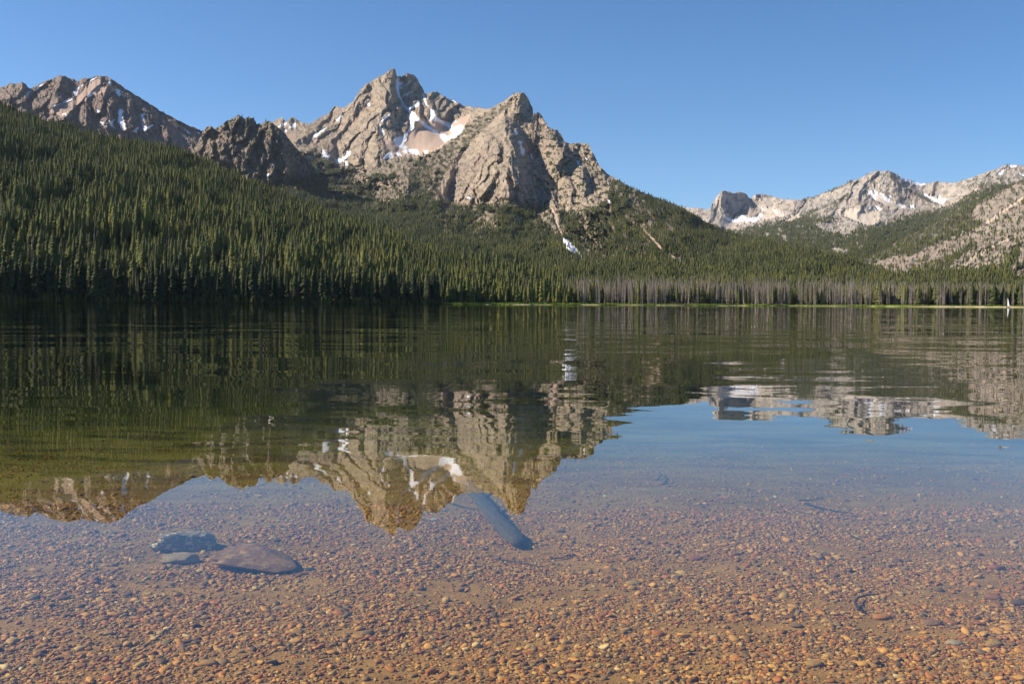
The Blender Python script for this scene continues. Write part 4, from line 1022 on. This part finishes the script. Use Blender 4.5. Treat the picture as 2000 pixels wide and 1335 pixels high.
# ------------------------------------------------------------------ lake floor: stones, log, sticks
def bed_at(x, y):
    D = math.hypot(x, y); a = math.atan2(x, y)
    sh_ = 600.0
    return float(bed_z(np.array([x]), np.array([y]), np.array([D]), np.array([sh_]))[0])
def bed_point(u, v):
    z = -0.25
    for _ in range(8):
        x, y = on_plane(u, v, z); z = bed_at(x, y)
    return x, y, z

def ico(sub=2):
    import bmesh
    bm = bmesh.new(); bmesh.ops.create_icosphere(bm, subdivisions=sub, radius=1.0)
    V = np.array([v.co[:] for v in bm.verts]); Fc = np.array([[v.index for v in f.verts] for f in bm.faces]); bm.free()
    return V, Fc
def stone_mesh(name, seed, sub=2, flat=0.5, amp=0.25, freq=1.3, cuts=5, fine=0.0):
    V, Fc = ico(sub); r = random.Random(seed)
    out = []
    planes = [(Vector((r.gauss(0, 1), r.gauss(0, 1), r.gauss(0, 0.8))).normalized(), r.uniform(0.62, 0.9)) for _ in range(cuts)]
    for p in V:
        v = Vector(p)
        d = 1 + amp * mnoise.noise(v * freq + Vector((seed * 3.1, 0, 0)))
        if fine: d += fine * mnoise.noise(v * 5 + Vector((0, seed * 1.7, 0))) + fine * 0.5 * mnoise.noise(v * 12)
        v = v * d
        for n_, c_ in planes:
            k = v.dot(n_) - c_
            if k > 0: v = v - n_ * k * 0.85
        out.append((v.x, v.y * 0.85, v.z * flat))
    return mesh_np(name, out, Fc)
PAL = [(x, (1.12 * c[0], 1.0 * c[1], 0.70 * c[2])) for x, c in ((0.0, (0.40, 0.15, 0.025)), (0.10, (0.52, 0.25, 0.045)), (0.22, (0.26, 0.10, 0.025)), (0.33, (0.42, 0.24, 0.075)), (0.43, (0.14, 0.065, 0.022)), (0.52, (0.60, 0.33, 0.08)), (0.60, (0.24, 0.15, 0.07)),
       (0.68, (0.10, 0.055, 0.025)), (0.76, (0.38, 0.12, 0.03)), (0.84, (0.46, 0.31, 0.13)), (0.91, (0.17, 0.12, 0.075)), (0.985, (0.65, 0.50, 0.28)))]
t = NT('pebble_stone')
oi = t.n('ShaderNodeObjectInfo'); p = t.n('ShaderNodeTexCoord').outputs['Object']
c = t.ramp(oi.outputs['Random'], PAL, 'CONSTANT')
c = t.mix(t.ramp(t.noise(p, 2.5, 5, 0.65), [(0.3, 0.1), (0.7, 0.9)]), c, t.mix(0.6, c, (0.22, 0.125, 0.045)))
t.bsdf(c, 0.7, 0.3); M['pebble'] = t.m
def stone_mat(name, a, b, spots=None):
    t = NT(name); p = t.n('ShaderNodeTexCoord').outputs['Object']
    c = t.mix(t.ramp(t.noise(p, 1.6, 6, 0.65), [(0.35, 0.0), (0.65, 1.0)]), a, b)
    if spots: c = t.mix(t.ramp(t.noise(p, 5.0, 5, 0.7), [(0.52, 0.0), (0.58, 1.0)]), c, spots)
    t.bsdf(c, 0.85, 0.2, t.bump(t.noise(p, 9, 5, 0.7), 0.5, 0.03)); return t.m

def stone(name, u, v, wpx, hflat, me, mat, label, cat, rz=0.0, group=None, asp=1.0, lift=0.35):
    x, y, z = bed_point(u, v)
    D = math.hypot(x, y); s = wpx / F * D / 2
    o = obj(name, me, mat, smooth=True)
    o.location = (x, y, z + s * hflat * lift); o.scale = (s, s * asp, s * hflat); o.rotation_euler = (0, 0, rz)
    tag(o, label, cat, group); return o
stone('boulder', 362, 1070, 118, 0.55, stone_mesh('boulder_grey', 3, 5, 0.7, 0.45, 1.2, 7, 0.13), stone_mat('grey_boulder', (0.12, 0.085, 0.05), (0.24, 0.175, 0.11), (0.60, 0.50, 0.35)), 'pale speckled grey boulder under water, highest of the three at lower left', 'boulder', 0.3, asp=0.8)
stone('boulder', 350, 1098, 74, 0.6, stone_mesh('boulder_small', 5, 4, 0.45, 0.2, 1.0, 4, 0.03), stone_mat('tan_boulder', (0.24, 0.165, 0.085), (0.36, 0.26, 0.15)), 'small flat tan stone in front of the speckled grey boulder', 'stone', 0.1, asp=0.8)
stone('boulder', 490, 1108, 182, 0.5, stone_mesh('boulder_red', 12, 5, 0.46, 0.40, 1.1, 7, 0.10), stone_mat('red_brown_boulder', (0.13, 0.062, 0.026), (0.24, 0.12, 0.048), (0.30, 0.18, 0.085)), 'large flat reddish brown boulder under water, largest of the three', 'boulder', -0.15, asp=0.75)

big = [(605, 1113, 26, 'small dark blue-grey stone right of the reddish boulder', (0.06, 0.07, 0.08)), (1722, 1207, 42, 'bright orange stone beside the curved dark twig', (0.50, 0.20, 0.04)), (1858, 1217, 34, 'dull orange stone, farther right of the curved twig', (0.38, 0.16, 0.05)),
       (1822, 1219, 44, 'brown stone between the orange stone and the dull orange one', (0.27, 0.15, 0.08)), (1938, 1168, 40, 'rust brown rounded stone near the right edge', (0.30, 0.13, 0.06)), (1946, 1111, 38, 'flat rust red stone high at the right edge', (0.33, 0.13, 0.06)),
       (1238, 1141, 36, 'flat golden tan stone right of centre', (0.42, 0.27, 0.10)), (1356, 1092, 40, 'flat orange red stone right of the sunken log', (0.36, 0.15, 0.07)), (1940, 1260, 44, 'flat golden stone near the lower right corner', (0.46, 0.27, 0.08)), (1865, 1258, 36, 'pale tan stone left of the flat golden stone', (0.42, 0.32, 0.19)),
       (1555, 1223, 32, 'brown stone below the middle of the right half', (0.26, 0.15, 0.07)), (700, 1245, 34, 'orange stone at bottom left of centre', (0.48, 0.24, 0.06)), (848, 1016, 22, 'pale grey stone left of the sunken log', (0.42, 0.40, 0.37)), (545, 1190, 30, 'light brown flat stone below the reddish boulder', (0.34, 0.22, 0.11)),
       (407, 1297, 44, 'golden brown stone near the bottom left', (0.40, 0.22, 0.07)), (1590, 1300, 46, 'flat golden brown stone near the bottom right', (0.42, 0.24, 0.08)), (120, 1170, 34, 'rust coloured stone at the far left', (0.28, 0.13, 0.06)), (1990, 1180, 40, 'dark brown stone cut by the right edge', (0.16, 0.09, 0.05))]
peb_protos = []
for k, (u, v, w, lb, c) in enumerate(big):
    me = stone_mesh('stone_%d' % k, 20 + k, 2, 0.5, 0.35, 1.2, 5)
    stone('stone', u, v, w * 0.85, 0.6, me, stone_mat('stone_colour', tuple(x * 0.8 for x in c), c), lb, 'stone', rng.uniform(-0.4, 0.4), asp=0.8)
pl = [('round tan pebble', 420, 1180), ('long brown pebble', 820, 1150), ('angular rust pebble', 1100, 1200), ('flat ochre pebble', 1450, 1160), ('smooth dark pebble', 1600, 1090), ('chipped grey brown pebble', 250, 1260), ('narrow pale pebble', 1290, 1280), ('broad orange pebble', 960, 1290)]
for k, (nm, u, v) in enumerate(pl):
    me = stone_mesh('pebble_%d' % k, 50 + k, 2, [0.45, 0.4, 0.55, 0.35, 0.5, 0.6, 0.4, 0.45][k], 0.6, 1.4, 10)
    o = stone('pebble', u, v, 24, 0.8, me, M['pebble'], nm + ' lying on the gravel near the ' + ('left' if u < 700 else 'middle' if u < 1300 else 'right') + ' of the picture', 'pebble', rng.uniform(0, 3))
    peb_protos.append((o,))
# gravel
r = np.random.default_rng(91)
def scatter(n, y0, y1, power=1.0):
    y = y0 + (y1 - y0) * r.random(n) ** power
    x = (r.random(n) * 2 - 1) * (y * 0.60 + 0.8)
    return x, y
x1, y1_ = scatter(290000, 3.0, 9.0, 0.9); x2, y2_ = scatter(80000, 8.5, 16.0, 1.2)
x = np.concatenate([x1, x2]); y = np.concatenate([y1_, y2_])
den = fbm(x / 0.9, y / 0.6, 3, 401) + 0.25 * fbm(x / 0.25, y / 0.2, 2, 403)
kp = r.random(len(x)) < np.clip(0.82 + den * 1.3, 0.16, 1.0) * np.where(y > 9, np.clip(1.3 - (y - 9) / 8, 0.15, 1), 1)
x = x[kp]; y = y[kp]
D = np.hypot(x, y)
z = bed_z(x, y, D, np.full(D.shape, 600.0))
s = np.clip(np.exp(r.normal(math.log(0.0063), 0.54, len(x))), 0.004, 0.032)
print('pebbles', len(x))
rots = np.stack([r.normal(0, 0.18, len(x)), r.normal(0, 0.18, len(x)), r.uniform(0, 6.28, len(x))], -1)
instancer('gravel', np.stack([x, y, z + s * 0.22], -1), rots, np.stack([s * r.uniform(0.9, 1.5, len(x)), s, s * r.uniform(0.7, 1.1, len(x))], -1), r.integers(0, 8, len(x)), peb_protos, 'orange brown gravel covering the shallow lake floor', 'gravel')

# sunken log
def tube(name, pts, rads, sides=10, rough=0.0, seed=0, flat=1.0):
    vs, fs = [], []; n = len(pts)
    for i, (p, ra) in enumerate(zip(pts, rads)):
        p = Vector(p); d = (Vector(pts[min(i + 1, n - 1)]) - Vector(pts[max(i - 1, 0)])).normalized()
        a = d.cross(Vector((0, 0, 1))).normalized(); b = a.cross(d)
        for j in range(sides):
            an = 2 * math.pi * j / sides
            rr = ra * (1 + rough * mnoise.noise(Vector((math.cos(an) * 2.5, math.sin(an) * 2.5, i * 0.25 + seed))))
            vs.append(tuple(p + a * rr * math.cos(an) + b * rr * math.sin(an) * flat))
    for i in range(n - 1):
        for j in range(sides):
            q0 = i * sides + j; q1 = i * sides + (j + 1) % sides
            fs.append((q0, q1, q1 + sides, q0 + sides))
    c0 = len(vs); vs.append(tuple(pts[0])); vs.append(tuple(pts[-1]))
    me = bpy.data.meshes.new(name)
    tri = [(c0, (j + 1) % sides, j) for j in range(sides)] + [(c0 + 1, (n - 1) * sides + j, (n - 1) * sides + (j + 1) % sides) for j in range(sides)]
    me.from_pydata(vs, [], fs + tri); me.update(); return me
t = NT('waterlogged_wood'); p = t.n('ShaderNodeTexCoord').outputs['Object']
g = t.noise(t.mapping(p, (6, 1.2, 6), (0, 0, 0.12)), 6, 5, 0.65)
t.bsdf(t.mix(g, (0.025, 0.019, 0.014), (0.11, 0.085, 0.062)), 0.8, 0.2, t.bump(g, 0.6, 0.02)); M['wetwood'] = t.m
n0 = bed_point(1012, 1074); n1 = bed_point(908, 950)
pa = Vector((n0[0], n0[1], n0[2] + 0.05)); pb = Vector((n1[0], n1[1], n1[2] + 0.06))
NN = 40
pts = [tuple(pa.lerp(pb, i / NN) + Vector((0.006 * math.sin(i * 0.35), 0, 0.004 * math.sin(i * 0.5)))) for i in range(NN + 1)]
rads = [0.035, 0.055, 0.068] + [0.076 - 0.0004 * i + 0.003 * math.sin(i * 1.7) for i in range(3, NN)] + [0.03]
obj_log = obj('sunken_log', tube('sunken_log', pts, rads, 24, 0.28, 3, 0.5), M['wetwood'], smooth=True)
tag(obj_log, 'grey weathered log lying on the lake floor below the reflected peak', 'log')
for k, f in enumerate((0.35, 0.62)):
    c = pa.lerp(pb, f)
    me = tube('log_knot', [tuple(c + Vector((0.05, 0, 0.03))), tuple(c + Vector((0.11, 0.01, 0.06)))], [0.022, 0.014], 8)
    o = obj('branch_stub', me, M['wetwood'], obj_log)

def stick(pxs, rad, label, name='twig', lift=0.015):
    P_ = []
    for (u, v) in pxs:
        x, y, z = bed_point(u, v); P_.append(Vector((x, y, z + lift)))
    dense = []
    for a, b in zip(P_[:-1], P_[1:]):
        for q in range(5): dense.append(tuple(a.lerp(b, q / 5)))
    dense.append(tuple(P_[-1]))
    n_ = len(dense)
    o = obj(name, tube(name, dense, [rad * 0.7 * (1 - 0.6 * i / n_) for i in range(n_)], 7, 0.2, 1), t_dark, smooth=True)
    tag(o, label, 'twig'); return o
t = NT('dark_wet_twig'); t.bsdf((0.03, 0.022, 0.016), 0.7, 0.3); t_dark = t.m
stick([(1678, 1200), (1670, 1186), (1676, 1176), (1692, 1171), (1715, 1170)], 0.012, 'curved dark twig beside the bright orange stone', lift=0.03)
stick([(1572, 985), (1600, 994), (1630, 1000), (1665, 1005)], 0.015, 'long thin sunken twig in the blue water right of centre')
stick([(1560, 979), (1585, 979), (1608, 974)], 0.012, 'short sunken twig just above the long thin one')
stick([(1662, 1049), (1672, 1053), (1686, 1060)], 0.012, 'short dark twig below the long thin one')
stick([(965, 1095), (1010, 1100), (1055, 1110)], 0.007, 'thin twig on the sand below the sunken log')
stick([(1075, 1095), (1100, 1092), (1112, 1086)], 0.008, 'small bent twig right of the sunken log end')
stick([(1284, 946), (1292, 936), (1288, 928)], 0.014, 'small upright twig under water below the reflected right ridge', lift=0.05)
stick([(880, 985), (905, 992), (935, 998)], 0.011, 'thin twig crossing behind the sunken log')

# ------------------------------------------------------------------ people and sailboat on the far beach
def cmat(name, c, r_=0.8):
    t = NT(name); t.bsdf(t.mix(t.noise(t.pos(), 6, 2), tuple(x * 0.85 for x in c), c), r_, 0.2); return t.m
SKIN = cmat('skin', (0.50, 0.30, 0.21))
def person(u, off, shirt, shorts, label, pose='stand', zz=None, rz=0.0):
    x, y, D = shore_point(u, off)
    z = ground_at(u, max(off, 0)) if zz is None else zz
    root = empty('person', (x, y, z), rz); tag(root, label, 'person')
    sit = pose == 'sit'
    hip = 0.28 if sit else 0.92
    J = [(0, 0, hip), (0, 0, hip + 0.28), (0, 0.0, hip + 0.5), (0, -0.01, hip + 0.6), (0, -0.02, hip + 0.74),
         (-0.19, 0, hip + 0.48), (-0.24, -0.02, hip + 0.2), (-0.25, -0.12, hip - 0.02), (0.19, 0, hip + 0.48), (0.25, -0.03, hip + 0.22), (0.24, -0.16, hip + 0.02)]
    E = [(0, 1), (1, 2), (2, 3), (3, 4), (2, 5), (5, 6), (6, 7), (2, 8), (8, 9), (9, 10)]
    Rd = [0.15, 0.13, 0.14, 0.055, 0.10, 0.06, 0.045, 0.035, 0.06, 0.045, 0.035]
    for s in (-1, 1):
        b = len(J)
        if sit: J += [(s * 0.1, -0.05, hip - 0.08), (s * 0.14, -0.45, hip + 0.18), (s * 0.15, -0.7, 0.06), (s * 0.15, -0.82, 0.05)]
        else: J += [(s * 0.1, 0, hip - 0.08), (s * 0.12, -0.04 * s, 0.48), (s * 0.14, 0.06 * s, 0.07), (s * 0.14, 0.06 * s - 0.16, 0.04)]
        E += [(0, b), (b, b + 1), (b + 1, b + 2), (b + 2, b + 3)]; Rd += [0.09, 0.06, 0.045, 0.04]
    me = bpy.data.meshes.new('body'); me.from_pydata(J, E, []); me.update()
    o = obj('body', me, SKIN, root)
    md = o.modifiers.new('skin', 'SKIN'); sv = me.skin_vertices[0] if me.skin_vertices else None
    if sv is None:
        bpy.context.view_layer.objects.active = o
    if me.skin_vertices:
        for i, ra in enumerate(Rd): me.skin_vertices[0].data[i].radius = (ra, ra)
        me.skin_vertices[0].data[0].use_root = True
    o.modifiers.new('sub', 'SUBSURF').levels = 1
    def sleeve(nm, pts, rads, mat): obj(nm, tube(nm, pts, rads, 10), mat, root, smooth=True)
    sleeve('shirt', [(0, 0, hip - 0.02), (0, 0, hip + 0.25), (0, 0, hip + 0.5), (0, -0.01, hip + 0.57)], [0.19, 0.17, 0.21, 0.09], shirt)
    sleeve('shorts', [(0, 0, hip - 0.2 if not sit else hip - 0.15), (0, 0, hip + 0.05)], [0.2, 0.18], shorts)
    sleeve('hair', [(0, 0.03, hip + 0.70), (0, 0.03, hip + 0.80), (0, 0.02, hip + 0.86)], [0.11, 0.125, 0.06], t_dark)
    return root
person(1893.5, 8, cmat('white_shirt', (0.75, 0.75, 0.78)), cmat('navy_shorts', (0.04, 0.06, 0.14)), 'person standing on the beach in a white shirt')
person(1889.5, 8, cmat('blue_shirt', (0.12, 0.25, 0.55)), cmat('blue_shorts', (0.08, 0.12, 0.3)), 'person in a blue shirt sitting left of the white shirt', 'sit')
person(1884, 9, cmat('coral_shirt', (0.60, 0.20, 0.14)), cmat('grey_shorts', (0.2, 0.2, 0.2)), 'person in a coral shirt sitting leftmost on the sandy beach', 'sit')
person(1896.5, 10, cmat('rose_shirt', (0.55, 0.25, 0.22)), cmat('dark_shorts', (0.06, 0.05, 0.05)), 'person in a dusty rose shirt sitting just right of the white shirt', 'sit')
person(1905, 3, cmat('pink_shirt', (0.75, 0.10, 0.28)), cmat('pink_shorts', (0.7, 0.12, 0.3)), 'person in bright pink standing at the waterline', 'stand')
person(1773, 5, cmat('red_shirt', (0.75, 0.08, 0.04)), cmat('red_shorts', (0.6, 0.08, 0.05)), 'person in bright red standing alone at the left end of the beach', 'stand')

x, y, D = shore_point(1967, -45)
boat = empty('sailboat', (x, y, 0), 0.0); tag(boat, 'small sailboat with one slim pale sail lying off the sandy beach', 'sailboat')
hv, hf = [], []
for i in range(9):
    a = i / 8; yy = -2.0 + 4.0 * a; w = 0.75 * math.sin(math.pi * min(1, 0.18 + a * 0.82)) ** 0.6 + 0.02
    for (sx_, zz) in ((-1, 0.45), (-0.85, 0.1), (0, -0.15), (0.85, 0.1), (1, 0.45)): hv.append((sx_ * w, yy, zz + 0.08 * a * (zz > 0.2)))
for i in range(8):
    for j in range(4): q0 = i * 5 + j; hf.append((q0, q0 + 1, q0 + 6, q0 + 5))
    hf.append((i * 5 + 4, i * 5, i * 5 + 5, i * 5 + 9))
obj('hull', mesh_np('hull', hv, hf), cmat('hull_paint', (0.10, 0.09, 0.085), 0.4), boat)
obj('mast', tube('mast', [(0, 0.6, 0.3), (0, 0.6, 7.6)], [0.05, 0.035], 8), cmat('mast_metal', (0.5, 0.5, 0.5), 0.4), boat)
sv_, sf_ = [], []
for i in range(13):
    a = i / 12; zz = 0.9 + 6.5 * a; L_ = 2.1 * (1 - a) ** 0.8 + 0.05
    for j in range(5):
        b = j / 4; sv_.append((0.10 + (0.42 * (1 - a) + 0.12) * math.sin(math.pi * b * 0.6), 0.55 - L_ * b, zz))
for i in range(12):
    for j in range(4): q0 = i * 5 + j; sf_.append((q0, q0 + 1, q0 + 6, q0 + 5))
sl = obj('sail', mesh_np('sail', sv_, sf_), cmat('sail_cloth', (0.72, 0.74, 0.78)), boat, smooth=True)
sl.modifiers.new('thick', 'SOLIDIFY').thickness = 0.02
obj('boom', tube('boom', [(0, 0.55, 0.85), (0.3, -1.6, 0.85)], [0.04, 0.03], 6), cmat('boom_metal', (0.4, 0.4, 0.4), 0.4), boat)

# ------------------------------------------------------------------ air
t = NT('air_haze')
pv = t.n('ShaderNodeVolumePrincipled'); pv.inputs['Color'].default_value = (0.72, 0.84, 1.0, 1); pv.inputs['Density'].default_value = 1.4e-5; pv.inputs['Anisotropy'].default_value = 0.2
t.l(pv.outputs[0], t.out.inputs['Volume'])
x0, x1, y0, y1, z0, z1 = -16500, 16500, -16500, 16500, -22, 2200
hz = mesh_np('haze', [(x0, y0, z0), (x1, y0, z0), (x1, y1, z0), (x0, y1, z0), (x0, y0, z1), (x1, y0, z1), (x1, y1, z1), (x0, y1, z1)],
             [(3, 2, 1, 0), (4, 5, 6, 7), (0, 1, 5, 4), (1, 2, 6, 5), (2, 3, 7, 6), (3, 0, 4, 7)])
o = obj('haze', hz, t.m); o['kind'] = 'stuff'
